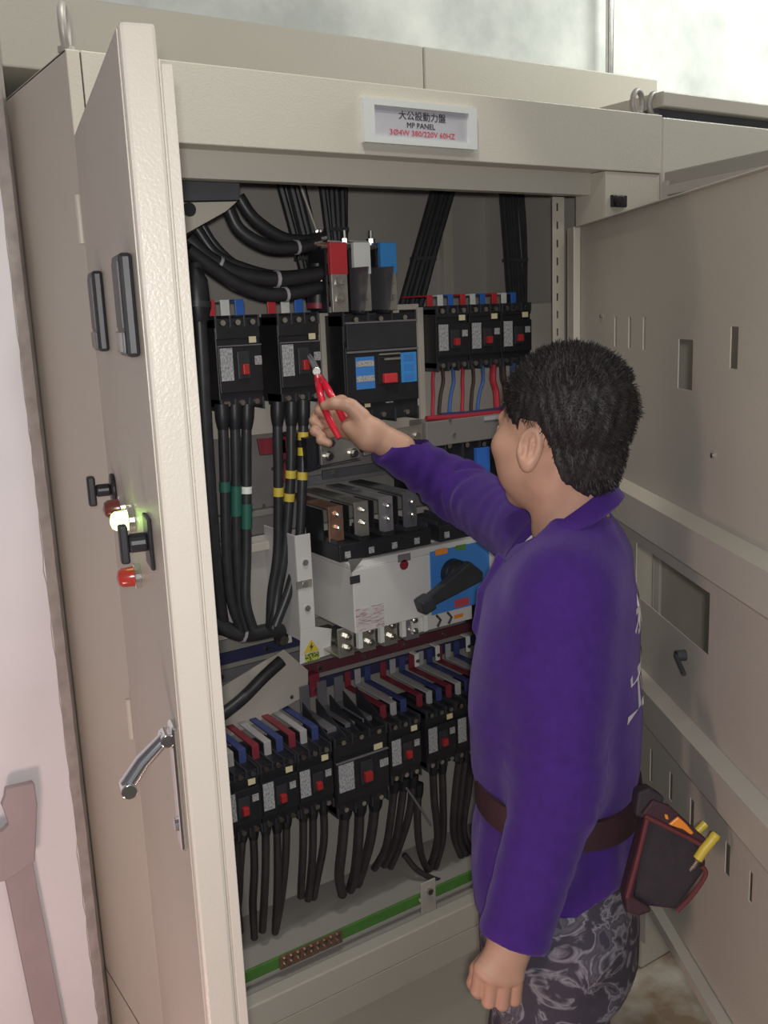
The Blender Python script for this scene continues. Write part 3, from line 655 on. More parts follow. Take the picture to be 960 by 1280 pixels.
# ---------------------------------------------------------------- the three big phase bars above the centre breaker
YP = 0.175
ztop = at(422, 303, YP)[2]; zmid = at(422, 343, YP)[2]; zbot = gC[2] + gC[3] + 0.0065
pxs = [(413, 434, 'red'), (443, 463, 'white'), (477, 495, 'sky')]
xc_ = [(at(a, 330, YP)[0] + at(b, 330, YP)[0]) / 2 for a, b, _ in pxs]; wb = 0.037
names = ['phase bar with red sleeve, left of the three standing above the largest breaker', 'phase bar with white sleeve, middle of the three standing above the largest breaker', 'phase bar with blue sleeve, right of the three standing above the largest breaker']
for i, (a, b, c) in enumerate(pxs):
    x = xc_[i]; t = thing('phase_bar', names[i], 'busbar', (x, YP, zbot), 'three phase bars above the largest breaker')
    MB().box((x - wb / 2, YP, zbot), (x + wb / 2, YP + 0.008, ztop - 0.002)).box((x - wb / 2, YP + 0.008, ztop - 0.010), (x + wb / 2, YP + 0.085, ztop - 0.002)).box((x - wb / 2, YP + 0.077, zbot), (x + wb / 2, YP + 0.085, ztop - 0.010)).build('bar', 'tin', t, 0.001)
    MB().box((x - wb / 2 - 0.0012, YP - 0.0012, zmid), (x + wb / 2 + 0.0012, YP + 0.0095, ztop)).box((x - wb / 2 - 0.0012, YP - 0.0012, ztop - 0.0015), (x + wb / 2 + 0.0012, YP + 0.03, ztop + 0.0005)).build('sleeve', c, t, 0.001, label={'red': 'red sleeve', 'white': 'white sleeve', 'sky': 'blue sleeve'}[c])
    for zz in (zbot + 0.026, zbot + 0.058):
        MB().cyl((x, YP, zz), (x, YP - 0.004, zz), 0.011, 14).cyl((x, YP - 0.004, zz), (x, YP - 0.012, zz), 0.008, 6).cyl((x, YP - 0.012, zz), (x, YP - 0.017, zz), 0.005, 8).build('bolt', 'steel', t)
    MB().cyl((x - .006, YP + 0.055, ztop - .002), (x - .006, YP + 0.055, ztop + 0.003), 0.012, 14).cyl((x - .006, YP + 0.055, ztop + .003), (x - .006, YP + 0.055, ztop + 0.012), 0.009, 6).cyl((x - .006, YP + 0.055, ztop + 0.012), (x - .006, YP + 0.055, ztop + 0.028), 0.0045, 8).build('stud', 'steel', t)
    b = MB(); b.prism([(x - .02, YP + 0.045, ztop + .0035), (x - .02, YP + .072, ztop + .0035), (x - .075, YP + 0.07, ztop + 0.006), (x - .075, YP + 0.052, ztop + 0.006)], (0, 0, 0.003)); b.build('lug_plate', 'steel', t)
    MB().box((x - wb / 2 - .006, YP + 0.012, zbot), (x - wb / 2 - .0015, YP + 0.078, ztop - .012)).build('insulator', 'black', t)
for i in (0, 1):
    x = (xc_[i] + xc_[i + 1]) / 2 + 0.004; z0_ = zbot - .004; zt_ = at(450, 334, YP - .03)[2]
    t = thing('phase_barrier', ['dark grey insulating plate standing between the red and the white bar', 'dark grey insulating plate standing between the white and the blue bar'][i], 'barrier', (x, YP, z0_), 'insulating plates between the phase bars')
    MB().prism([(x, YP + 0.06, z0_), (x, YP - 0.035, z0_ + .004), (x, YP - 0.055, zt_), (x, YP + 0.06, zt_ + 0.002)], (0.003, 0, 0)).build('plate', 'darkgrey', t)
    MB().box((x - .003, YP - .03, z0_ - 0.001), (x + .006, YP + .05, z0_ + 0.006)).build('foot', 'black', t)
# ---------------------------------------------------------------- transfer switch
YT = 0.06
A0 = at(440, 706, YT); A1 = at(440, 796, YT)
tx0, tz1, tz0 = A0[0], A0[2], A1[2] + 0.004; tx1 = 1.475
yb = 0.235
ats = thing('transfer_switch', 'pale grey transfer switch box with blue plate and black turning handle', 'switch', ((tx0 + tx1) / 2, 0.15, tz0))
MB().box((tx0, YT, tz0), (tx1, yb, tz1 - 0.012)).prism([(tx0, YT + 0.001, tz1 - 0.012), (tx0, YT + 0.014, tz1), (tx0, yb, tz1), (tx0, yb, tz1 - .012)], (tx1 - tx0, 0, 0)).build('housing', 'ats_white', ats, 0.002)
fb = lambda px, py: at(px, py, YT)
def face(x0, x1, z0, z1, m, nm, lift=0.001, par=None, bev=0): return MB().box((x0, YT - lift, z0), (x1, YT + 0.0002, z1)).build(nm, m, par or ats, bev)
bx0, bx1 = fb(538, 730)[0], fb(611, 715)[0]; bz1 = (fb(538, 690)[2] + fb(611, 674)[2]) / 2; bz0 = (fb(538, 768)[2] + fb(611, 752)[2]) / 2
bp = face(bx0, bx1, bz0, bz1, 'ats_blue', 'switch_plate', 0.003, None, 0.001)
def sticker(px0, py0, px1, py1, m, nm, lift=0.004):
    a, b = at(px0, py0, YT), at(px1, py1, YT); return MB().box((a[0], YT - lift, b[2]), (b[0], YT - lift + .0008, a[2])).build(nm, m, bp if lift > .003 else ats)
sticker(543, 687, 558, 691, 'orange', 'orange_label'); sticker(568, 682, 581, 686, 'green', 'green_label'); sticker(567, 750, 585, 755, 'redink', 'red_label')
# turning handle: hub, arm and grip
hc = at(575, 719, YT - 0.03); ht = at(532, 753, YT - 0.045)
b = MB().cyl((hc[0], YT - 0.003, hc[2]), (hc[0], YT - 0.022, hc[2]), 0.031, 24).tube([(hc[0], YT - 0.022, hc[2]), (hc[0], YT - .034, hc[2]), (hc[0], YT - .040, hc[2])], [0.031, 0.028, 0.018], 24)
b.build('handle_hub', 'black', bp, 0.001, smooth=True)
hv = np.array([ht[0] - hc[0], 0, ht[2] - hc[2]]); hl = np.linalg.norm(hv); hv /= hl; hn = np.array([-hv[2], 0, hv[0]])
b = MB(); c0 = np.array([hc[0], YT - 0.036, hc[2]])
b.prism([c0 + hn * .030 - hv * .036, c0 + hn * .012 - hv * .044, c0 - hn * .028 - hv * .02, c0 - hn * .018 + hv * (hl * .55), c0 - hn * .012 + hv * hl, c0 + hn * .014 + hv * hl, c0 + hn * .020 + hv * (hl * .5)], (0, -0.018, 0))
g = c0 + hv * (hl + 0.004); b.obox(g, hv, np.array([0, 1, 0.]), np.cross(hv, [0, 1, 0.]), (-0.015, -0.030, -0.016), (0.016, 0.004, 0.016))
b.build('handle_arm', 'black2', bp, 0.005)
p = fb(505, 706); b = MB().cyl((p[0], YT, p[2]), (p[0], YT - 0.001, p[2]), 0.0105, 20); b.build('red_dot', 'ats_red', ats)
sticker(497, 694, 513, 700, 'greybar', 'grey_label', 0.001); sticker(437, 721, 450, 728, 'black2', 'dark_label', 0.001)
a, b2 = fb(442, 759), fb(481, 793)
MB().box((a[0] + 0.004, YT - .0008, fb(461, 788)[2]), (b2[0], YT, fb(461, 758)[2])).build('data_label', mat_print('data_label_print', (0.60, 0.57, 0.57), (0.40, 0.27, 0.28), (70, 60, 420), 0.36, 0.52), ats)
a = fb(434, 703); q0 = [at(432, 700, YT), at(451, 698, YT), at(436, 717, YT)]
MB().prism([(p_2[0] + .006, YT, p_2[2]) for p_2 in q0], (0, -0.0008, 0)).build('worn_corner_tape', 'tin', ats)
for (pa, pb2) in (((515, 787), (548, 768)), ((590, 770), (626, 750))): pass
yl = 0.10
a, c = at(515, 783, yl), at(590, 762, yl); MB().box((a[0], yl, at(550, 784, yl)[2]), (c[0], yl + 0.05, tz0 - 0.0005)).build('label_strip', 'ats_white', ats, 0.001)
e_ = at(548, 775, yl - .001)
for dx in (0, 0.03):
    MB().tube([(e_[0] + dx - .006, yl - .003, e_[2] + .012), (e_[0] + dx + .004, yl - .004, e_[2]), (e_[0] + dx - .004, yl - .003, e_[2] - .014)], 0.0028, 8).build('short_lead', 'rubber', ats)
e_ = at(573, 770, yl); MB().box((e_[0] - .012, yl - .001, e_[2] - .004), (e_[0] + .012, yl, e_[2] + .004)).build('orange_label', 'orange', ats)
a, c = at(592, 768, yl), at(640, 745, yl); b = MB().box((a[0], yl - .004, at(610, 776, yl)[2]), (c[0], yl + 0.05, tz0 - .0005))
b.build('terminal_strip', 'black', ats, 0.001)
b = MB()
for k in range(9):
    x = a[0] + .008 + k * .011; b.box((x, yl - .010, at(610, 764, yl)[2] - .001), (x + .004, yl - .004, tz0 - .001))
b.build('strip_teeth', 'black2', ats)
# incoming blocks on top
def topblock(x0, n, pitch, label):
    w = n * pitch; yf = 0.085; t = thing('terminal_block', label, 'terminal block', (x0 + w / 2, yf, tz1 + .0005), 'terminal blocks on the transfer switch')
    MB().box((x0, yf, tz1 + 0.0005), (x0 + w, yb - 0.01, tz1 + 0.036)).build('body', 'black', t, 0.003)
    b = MB()
    for k in range(n + 1):
        x = min(max(x0 + k * pitch - .002, x0), x0 + w - .004); b.box((x, yf + 0.012, tz1 + 0.036), (x + .004, yb - .02, tz1 + 0.044))
    b.build('ridges', 'black2', t)
    for k in range(n):
        x = x0 + (k + .22) * pitch; MB().box((x, yf - .0008, tz1 + 0.008), (x + 0.013, yf, tz1 + 0.021)).build('phase_label', 'label2', t)
    return t
px0 = at(424, 688, 0.085)[0]
topblock(px0, 4, 0.0565, 'black four-pole terminal block on the left top of the transfer switch')
topblock(px0 + 4 * 0.0565 + 0.022, 4, 0.0565, "black terminal block on the transfer switch, below the man's sleeve")
# four L-shaped bars above the left block
bn = ['copper coloured L-shaped bar, leftmost of four dropping into the transfer switch', 'grey L-shaped bar, second from the left of four dropping into the transfer switch', 'bluish grey L-shaped bar, third of four dropping into the transfer switch', 'dark L-shaped bar, rightmost of four dropping into the transfer switch']
cols = ['copper', 'tin', 'greybar', 'darkgrey']; pxb = [(415, 617), (444, 612), (471, 605), (499, 601)]
for i in range(4):
    x = px0 + (i + .30) * 0.0565 - 0.018; yy = 0.118; z1 = at(pxb[i][0], pxb[i][1], yy)[2]; z0 = tz1 + 0.0365; x += 0.004 * i
    z1 = tz1 + .108 + .001 * i
    t = thing('drop_bar', bn[i], 'busbar', (x, yy, z0), 'four bars into the transfer switch')
    b = MB().box((x, yy, z0), (x + 0.034, yy + 0.005, z1)).box((x, yy + .005, z1 - 0.005), (x + 0.034, 0.334, z1)); b.build('bar', cols[i], t, 0.001)
    for zz in (z0 + 0.028, z0 + 0.055):
        MB().cyl((x + .02, yy, zz), (x + .02, yy - 0.007, zz), 0.0065, 6).cyl((x + .02, yy - .007, zz), (x + .02, yy - 0.011, zz), 0.004, 8).build('bolt', 'steel', t)
    MB().box((x - 0.0035, yy + 0.02, z0), (x - 0.0005, yy + 0.09, z1 - 0.008)).build('insulator', 'black', t)
# outgoing tabs below
for i in range(4):
    x = at(425 + 28 * i, 800, 0.10)[0]; 
    lab = ['leftmost', 'second from the left', 'third from the left', 'rightmost'][i]
    t = thing('outgoing_terminal', 'dull metal bolted terminal tab under the transfer switch, ' + lab + ' of four', 'terminal', (x, 0.10, tz0 - 0.05), 'four outgoing terminals')
    MB().box((x, 0.105, tz0 - 0.062), (x + 0.036, 0.111, tz0 - 0.0005)).box((x, 0.111, tz0 - .062), (x + .036, 0.30, tz0 - .057)).build('tab', 'tin' if i != 3 else 'greybar', t, 0.001)
    for zz in (tz0 - 0.018, tz0 - 0.042):
        MB().cyl((x + .020, 0.105, zz), (x + .020, 0.096, zz), 0.0075, 6).cyl((x + .020, 0.096, zz), (x + .020, 0.091, zz), 0.0045, 8).build('bolt', 'steel', t)
    MB().box((x + 0.038, 0.09, tz0 - .046), (x + .048, 0.10, tz0 - .0005)).build('divider', 'white', t)
# side bracket with the warning sign
br = thing('mounting_bracket', 'pale grey folded side bracket with a yellow warning triangle, left of the transfer switch', 'bracket', (0.9, 0.2, 1.0))
yf = 0.17
bx = lambda px, py: at(px, py, yf)
b = MB().box((bx(373, 740)[0], yf, bx(385, 786)[2]), (bx(392, 740)[0], yf + .003, bx(380, 668)[2])).box((bx(373, 740)[0], yf + .003, bx(385, 800)[2]), (bx(373, 740)[0] + .003, 0.3095, bx(380, 668)[2]))
b.prism([(bx(373, 740)[0], yf, bx(385, 786)[2]), (bx(392, 740)[0], yf, bx(385, 786)[2]), bx(415, 786), bx(413, 818), bx(375, 831)], (0, 0.003, 0)); b.build('plate', 'ats_white', br, 0.001)
for (px, py) in ((381, 703), (381, 730), (384, 760)):
    p = bx(px, py); MB().cyl(p, p + np.array([0, -0.004, 0]), 0.0065, 10).build('screw', 'steel', br)
p = bx(380, 730); MB().box((p[0] - .018, yf - .0022, p[2] - .008), (p[0] + .018, yf - .0002, p[2] + .008)).build('tie_plate', 'tin', br)
p = at(352, 799, 0.24); MB().cyl(p, p + np.array([0, -0.012, 0]), 0.010, 12).build('screw', 'steel', br); 
MB().box((at(343, 700, .26)[0], .258, at(350, 806, .26)[2]), (at(358, 700, .26)[0], .26, at(350, 668, .26)[2])).build('rear_flange', 'ats_white', br)
w0, w1, w2 = bx(379, 818), bx(399, 813), bx(388.5, 799)
MB().prism([(w0[0], yf - .0002, w0[2] + .001), (w1[0], yf - .0002, w0[2] + .001), (w2[0], yf - .0002, w2[2])], (0, -0.0008, 0)).build('warning_triangle', 'yellow', br)
tcx, tcz, ts = w2[0], w0[2] + .001, (w2[2] - w0[2])
MB().prism([(tcx + .002, yf - .0012, tcz + ts * .72), (tcx - .005, yf - .0012, tcz + ts * .36), (tcx - .0005, yf - .0012, tcz + ts * .38), (tcx - .003, yf - .0012, tcz + ts * .12), (tcx + .005, yf - .0012, tcz + ts * .46), (tcx + .0005, yf - .0012, tcz + ts * .45)], (0, -0.0004, 0)).build('bolt_symbol', 'ink', br)
l0, l1 = bx(381, 820), bx(399, 824); 
tb = MB().box((l0[0], yf - .001, bx(390, 826)[2]), (l1[0], yf - .0002, w0[2] - .0015)).build('warning_label', mat_print('warning_print', (0.50, 0.55, 0.08), (0.06, 0.10, 0.04), (420, 50, 300), 0.44, 0.52), br)

# steel link plate behind the hand
yk = 0.165
K = lambda px, py: at(px, py, yk)
kb = thing('link_plate', 'steel plate with three bolts below the gripping hand', 'plate', (K(425, 560)[0], yk, K(425, 580)[2]))
MB().prism([K(400, 547), K(449, 541), K(450, 572), K(402, 582)], (0, 0.008, 0)).build('plate', 'tin', kb, 0.001)
for (px, py) in ((412, 553), (410, 570), (441, 566)):
    p = K(px, py); MB().cyl(p, p + np.array([0, -.005, 0]), 0.010, 14).cyl(p + np.array([0, -.005, 0]), p + np.array([0, -.013, 0]), 0.007, 6).build('bolt', 'steel', kb)
MB().prism([K(402, 584), K(402, 583), K(450, 573), K(452, 574)], (0, 0.13, 0)).build('foot', 'darkgrey', kb)
b = MB().prism([at(383, 548, .18), at(399, 545, .18), at(401, 585, .18), at(385, 590, .18)], (0, 0.12, 0)); b.build('insulating_block', 'black', kb)
kb2 = thing('link_plate', 'plain steel plate half hidden behind the purple cuff', 'plate', (K(490, 545)[0], yk + .05, K(490, 560)[2]))
MB().prism([at(455, 545, .2), at(528, 530, .2), at(528, 552, .2), at(455, 570, .2)], (0, 0.006, 0)).build('plate', 'tin', kb2, 0.001)
for (px, py) in ((508, 546), (521, 544)):
    p = at(px, py, .2); MB().cyl(p, p + np.array([0, -.006, 0]), 0.007, 8).build('bolt', 'steel', kb2)
# dark sloping bars behind the drop bars
for i, (a, b_, m, lab) in enumerate((((362, 604), (470, 596), 'greybar', 'grey flat bar lying behind the drop bars, lower one'), ((395, 592), (480, 580), 'darkgrey', 'dark flat bar lying behind the drop bars, upper one'))):
    p, q_ = at(a[0], a[1], .30), at(b_[0], b_[1], .30); t = thing('flat_bar', lab, 'busbar', p, 'flat bars behind the drop bars')
    MB().box((p[0], .29 - .02 * i, p[2] - .01), (q_[0] + .1, .296 - .02 * i, p[2] + .01)).build('bar', m, t, 0.001)
    MB().cyl((p[0] + .03, .29 - .02 * i, p[2]), (p[0] + .03, .282 - .02 * i, p[2]), .007, 6).build('bolt', 'steel', t)
# red bars behind the cables
for i, (P4, lab) in enumerate((([(322, 549), (363, 545), (363, 566), (326, 569)], 'crimson flat bar end behind the taped cables'), ([(351, 549), (357, 549), (360, 603), (353, 603)], 'narrow crimson upright strip behind the yellow-taped cables'), ([(384, 539), (412, 532), (412, 536), (384, 543)], 'thin red strip left of the gripping hand'))):
    t = thing('red_bar', lab, 'busbar', at(P4[0][0], P4[0][1], .26), 'crimson bars behind the cables')
    MB().prism([at(a, b, .262) for a, b in P4], (0, 0.006, 0)).build('bar', 'red_dim', t, 0.001)
    c = np.mean([at(a, b, .262) for a, b in P4], axis=0); MB().cyl(c, c + np.array([0, -.003, 0]), .004, 6).build('rivet', 'steel', t)

# wiring box and contactor behind the man's face
yw = 0.19
Wp = lambda px, py: at(px, py, yw)
wd = thing('wiring_duct', 'grey wiring box under the thin coloured wires, partly behind the face', 'duct', (Wp(590, 540)[0], yw, Wp(590, 550)[2]))
z1 = Wp(590, 521)[2]; z0 = Wp(590, 552)[2]
MB().box((Wp(533, 535)[0], yw, z0), (1.60, PY - .0005, z1)).build('box', 'grey_panel', wd, 0.002)
MB().box((Wp(605, 530)[0], yw - .003, z1 - .012), (1.60, yw, z1 - .003)).build('label_rail', 'signface', wd)
for (px, py) in ((562, 524), (567, 543)): p = Wp(px, py); MB().cyl(p, p + np.array([0, -.004, 0]), .004, 8).build('screw', 'steel', wd)
ct = thing('contactor', 'black contactor block with blue insert behind the upper sleeve', 'contactor', (Wp(600, 580)[0], yw, Wp(600, 600)[2]))
zc0 = Wp(600, 612)[2]
MB().box((Wp(537, 580)[0], yw + .01, zc0), (1.58, PY + .0445, z0 - .002)).build('body', 'black', ct, 0.003)
MB().box((Wp(596, 580)[0], yw - .002, zc0 + .01), (Wp(612, 580)[0], yw + .010, Wp(600, 560)[2])).build('coil_insert', 'blue', ct, 0.001)
for (px, py) in ((563, 554), (585, 553), (606, 552)):
    p = Wp(px, py); MB().cyl((p[0], yw + .0095, p[2] - .006), (p[0], yw + .002, p[2] - .006), .006, 8).build('terminal_screw', 'steel', ct)
    MB().box((p[0] - .014, yw + .002, p[2] - .040), (p[0] - .010, yw + .010, p[2] + .008)).build('pole_divider', 'black2', ct)

# earth bar and its bracket
eb = thing('earth_bar', 'long green earth bar with two rows of screws at the cabinet bottom', 'bar', (1.0, 0.10, 0.44))
ye = 0.10; ze = 0.441
MB().box((0.60, ye, ze - 0.013), (1.70, ye + 0.006, ze + 0.012)).build('bar', 'green', eb, 0.001)
xa, xb = at(348, 1195, ye)[0], at(428, 1185, ye)[0]
MB().box((xa, ye - .004, ze - .016), (xb, ye - .0005, ze + .014)).build('bare_section', 'copper', eb, 0.001)
b = MB()
for k in range(9):
    for r_ in (0, 1): screw(b, xa + .012 + k * (xb - xa - .024) / 8, ye - .004, ze - .007 + r_ * .013, .0042)
b.build('screws', 'steel', eb)
p = at(535, 1126, ye - .01); bk = thing('standoff_bracket', 'small upright steel bracket holding the green earth bar', 'bracket', (p[0], ye, .41))
MB().box((p[0] - .020, ye - .012, .4045), (p[0] + .022, ye - .008, ze + .046)).box((p[0] - .020, ye - .0078, ze - .004), (p[0] + .022, ye - .0006, ze + .004)).build('plate', 'plate', bk, 0.002)
MB().cyl((p[0] + .002, ye - .012, ze + .022), (p[0] + .002, ye - .020, ze + .022), .008, 6).build('bolt', 'steel', bk)
# ---------------------------------------------------------------- cables
def cable(name, label, pts, r, m='cable', group=None, bands=(), n=10, k=6, boot=None, cat='cable'):
    """pts: (px, py, y); one run of cable with its tape bands"""
    P = [at(*p) for p in pts]; path = smooth_path(P, k)
    t = thing(name, label, cat, P[-1], group)
    MB().tube(path, r, n).build('sheath', m, t, smooth=True)
    if boot:
        b = MB().tube(smooth_path([P[0], P[0] + (P[1] - P[0]) * boot * .5, P[0] + (P[1] - P[0]) * boot], 3), [r * 1.42] * 4 + [r * 1.35, r * 1.2, r * 1.05], n); b.build('shrink_boot', 'black', t, smooth=True)
    for (f, m2, w) in bands:
        i = f * (len(path) - 1); i0 = int(i); i1 = min(i0 + 1, len(path) - 1); c = path[i0] + (path[i1] - path[i0]) * (i - i0)
        d = path[i1] - path[max(i0 - 1, 0)]; d = d / np.linalg.norm(d)
        MB().tube([c - d * w / 2, c + d * w / 2], r * 1.12, n).build('tape_band' if m2 != 'signface' else 'cable_tie', m2, t, smooth=True)
    return t
rC = 0.0102
G1 = 'cables below the far left breaker'; G2 = 'cables below the breaker touched by the pliers'
cable('power_cable', 'left one of the three black cables below the far left breaker', [(277, 505, .212), (279, 540, .212), (281, 600, .215), (283, 690, .22), (289, 750, .225), (302, 788, .23)], rC, group=G1, bands=[(.42, 'dgreen', .02)], boot=.9)
cable('power_cable', 'middle one of the three black cables below the far left breaker', [(293, 505, .212), (294, 540, .212), (295, 600, .215), (296, 690, .22), (300, 750, .225), (309, 788, .22)], rC, group=G1, bands=[(.46, 'dgreen', .06)], boot=.9)
cable('power_cable', 'black cable with white and green tape below the far left breaker', [(309, 505, .212), (308, 540, .212), (308, 600, .215), (308, 690, .215), (307, 750, .21), (316, 786, .205)], rC, group=G1, bands=[(.43, 'white', .014), (.50, 'dgreen', .05)], boot=.9)
cable('power_cable', 'black cable with one yellow tape band below the breaker touched by pliers', [(347, 502, .212), (347, 540, .212), (348, 600, .215), (347, 690, .22), (340, 740, .225), (338, 782, .225)], rC, group=G2, bands=[(.435, 'yellow', .018)], boot=.8)
cable('power_cable', 'black cable with two yellow tape bands below the breaker touched by pliers', [(364, 502, .212), (364, 540, .21), (363, 600, .21), (356, 690, .215), (347, 740, .22), (341, 786, .212)], rC, group=G2, bands=[(.38, 'yellow', .016), (.45, 'yellow', .016)], boot=.8)
cable('power_cable', 'black cable with three yellow tape bands below the breaker touched by pliers', [(379, 500, .212), (379, 540, .21), (378, 600, .205), (374, 680, .205), (362, 735, .205), (344, 783, .20)], rC, group=G2, bands=[(.22, 'yellow', .016), (.29, 'yellow', .016), (.385, 'yellow', .016)], boot=.8)
cable('power_cable', 'thick black cable sweeping level at the foot of the upper left cables', [(258, 772, .25), (285, 787, .24), (310, 793, .235), (346, 787, .24), (352, 800, .26)], 0.016, group='cables sweeping behind', bands=[(.45, 'signface', .006)])
cable('power_cable', 'black cable running diagonally down from the side bracket to the left', [(352, 826, .285), (330, 846, .282), (300, 876, .28), (262, 905, .27)], 0.014, group='cables sweeping behind')
cable('power_cable', 'black upright cable just inside the open door edge', [(244, 330, .20), (247, 370, .19), (252, 450, .19), (258, 560, .20), (268, 700, .22), (279, 790, .25)], 0.014)
hb = at(243, 365, .17); hz_ = thing('cable_housing', 'black rounded housing beside the door edge, left of the red bar', 'housing', hb)
MB().tube([at(241, 335, .17), at(244, 350, .17), at(247, 385, .17), at(248, 402, .17)], [.012, .022, .024, .018], 12).build('shell', 'black', hz_, smooth=True)
MB().tube([at(246, 376, .165), at(246, 384, .165)], .026, 12).build('collar', 'black2', hz_, smooth=True)
# incoming cables at the upper left
G3 = 'incoming cables at the upper left'
cable('incoming_cable', 'upper black cable curving to the top of the red phase bar', [(298, 246, .24), (318, 274, .235), (352, 297, .23), (382, 301, .23), (402, 298, .232)], 0.0125, group=G3, bands=[(.93, 'steel', .03)])
cable('incoming_cable', 'second black cable curving to the red phase bar, tied in white', [(284, 258, .22), (300, 288, .215), (335, 308, .205), (372, 309, .205), (398, 303, .215)], 0.013, group=G3, bands=[(.74, 'signface', .006), (.95, 'steel', .02)])
cable('incoming_cable', 'black cable of the middle bundle, upper edge', [(246, 286, .25), (270, 318, .24), (305, 335, .235), (350, 345, .23), (405, 340, .225)], 0.011, group=G3)
cable('incoming_cable', 'black cable of the middle bundle with two white ties', [(234, 298, .22), (262, 324, .215), (300, 343, .21), (352, 349, .205), (405, 341, .21)], 0.0155, group=G3, bands=[(.33, 'signface', .006), (.72, 'signface', .007)])
cable('incoming_cable', 'black cable of the middle bundle hanging lowest', [(234, 312, .20), (264, 334, .20), (300, 357, .20), (345, 369, .20), (405, 358, .215)], 0.0135, group=G3, bands=[(.80, 'signface', .006)])
cable('incoming_cable', 'black cable tucked behind the lowest of the middle bundle', [(236, 306, .25), (268, 330, .25), (310, 352, .25), (350, 358, .245), (405, 349, .24)], 0.013, group=G3)
cable('incoming_cable', 'thin black cable dropping steeply from the angled bracket', [(252, 280, .27), (268, 305, .265), (292, 328, .26), (322, 340, .255), (360, 346, .25)], 0.008, group=G3)
ct_ = thing('cable_clamp', 'dark clamp with reddish heat shrink left of the phase bars', 'clamp', at(405, 350, .225))
MB().tube([at(397, 330, .23), at(397, 384, .23)], .021, 12).build('clamp_body', 'black', ct_, smooth=True)
MB().tube([at(397, 379, .23), at(397, 386, .23)], .0225, 12).build('red_ring', 'red_dim', ct_, smooth=True)
MB().tube([at(402, 336, .215), at(402, 352, .215)], .015, 12).build('shrink_sleeve', 'copper', ct_, smooth=True)
# angled bracket in the upper left corner
ab = thing('corner_box', 'dark grey box over a sloping beige plate in the upper left corner', 'box', at(260, 250, .12))
ya = .12
MB().prism([at(200, 218, ya), at(300, 222, ya), at(300, 250, ya), at(200, 252, ya)], (0, 0.16, 0)).build('box', 'darkgrey', ab, 0.002)
MB().prism([at(205, 253.5, ya), at(297, 251.5, ya), at(283, 264, ya), at(233, 292, ya), at(205, 303, ya)], (0, 0.10, 0)).build('sloping_plate', 'paint', ab, 0.001)
p = at(236, 262, ya); MB().cyl(p, p + np.array([0, -.004, 0]), .012, 12).build('knock_out', 'black', ab)
# vertical bundles at the back
def bundle(label, pa, pb, y, n, width, r, m='cable', bow=0.0):
    t = thing('cable_bundle', label, 'cables', at(pb[0], pb[1], y), 'cable bundles at the cabinet back')
    for k in range(n):
        o = (k - (n - 1) / 2) * width / n
        for lay in (0,):
            A = at(pa[0], pa[1], y); B = at(pb[0], pb[1], y); dx = np.array([o, 0.006 * (k % 2), 0]); dxb = np.array([o * (1 - bow), 0.006 * (k % 2), 0])
            MB().tube(smooth_path([A + dx, (A + B) / 2 + (dx + dxb) / 2 + np.array([rng.normal(0, .002), 0, 0]), B + dxb], 5), r, 8).build('cable', m, t, smooth=True)
    C_ = (at(pa[0], pa[1], y) * .35 + at(pb[0], pb[1], y) * .65); w_ = width / 2 * (1 - bow * .6) * .86
    MB().box((C_[0] - w_, y - r - .002, C_[2] - .004), (C_[0] + w_, y + r + .008, C_[2] + .004)).build('cable_tie', 'rubber', t)
    return t
bundle('flat bundle of black cables leaning behind the incoming cables', (357, 205), (402, 384), .47, 5, .072, .009)
bundle('fan of black cables narrowing behind the phase bars', (416, 205), (424, 330), .44, 6, .085, .008, bow=.45)
bundle('bundle of black cables leaning left at the back, centre', (562, 210), (513, 384), .44, 5, .070, .009)
bundle('upright bundle of black cables at the back, right of the leaning one', (637, 212), (649, 384), .44, 5, .076, .009)
t = thing('support_strap', 'thin pale metal strap beside the leaning cable bundle', 'strap', at(397, 290, .45))
MB().tube([at(372, 222, .45), at(397, 292, .45)], .003, 6).build('strap', 'plate', t); MB().tube([at(396, 288, .45), at(398, 296, .45)], .006, 6).build('end_clip', 'steel', t)
# nine thin wires under the three right hand breakers
cw = ['red_dim', 'copper', 'blue', 'red_dim', 'copper', 'blue', 'red_dim', 'copper', 'blue']; M['brown'] = mat('dark_brown_wire', (0.05, 0.03, 0.026), 0.45); M['rw'] = mat('red_wire', (0.40, 0.03, 0.05), 0.45); M['bw'] = mat('blue_wire', (0.05, 0.12, 0.34), 0.45)
xt = [(542, 460), (553, 459), (566, 459), (579, 458), (591, 457), (603, 457), (617, 456), (628, 455), (641, 454)]
xb_ = [(541, 519), (549, 519), (562, 517), (578, 517), (589, 516), (597, 515), (622, 512), (634, 500), (640, 498)]
nm = [c for c in ('red', 'dark brown', 'blue')] * 3
grp = ['left', 'left', 'left', 'middle', 'middle', 'middle', 'right', 'right', 'right']
for i in range(9):
    (a, b), (c, d) = xt[i], xb_[i]; r = .0042 if i < 6 else .0078
    cable('thin_wire' if i < 6 else 'thick_wire', nm[i] + (' thin' if i < 6 else ' thicker') + ' wire hanging below the ' + grp[i] + ' one of the three small breakers', [(a, b, .225), (a + (1 if i % 3 else -1), b + 18, .222), ((a * .4 + c * .6), (b * .4 + d * .6), .222), (c, d, .215), (c + 5, d + 3, .212)], r, ['rw', 'brown', 'bw'][i % 3], 'wires below the three small breakers', n=8, boot=None)
cable('wire_run', 'red and dark wires bundled level along the grey wiring box, red one', [(533, 523, .20), (570, 521, .198), (610, 517, .198), (650, 514, .20)], .006, 'rw', 'level wires on the wiring box')
cable('wire_run', 'dark wire lying level beside the red one on the wiring box', [(550, 520, .21), (590, 517, .205), (630, 512, .205), (655, 510, .21)], .007, 'navy', 'level wires on the wiring box')
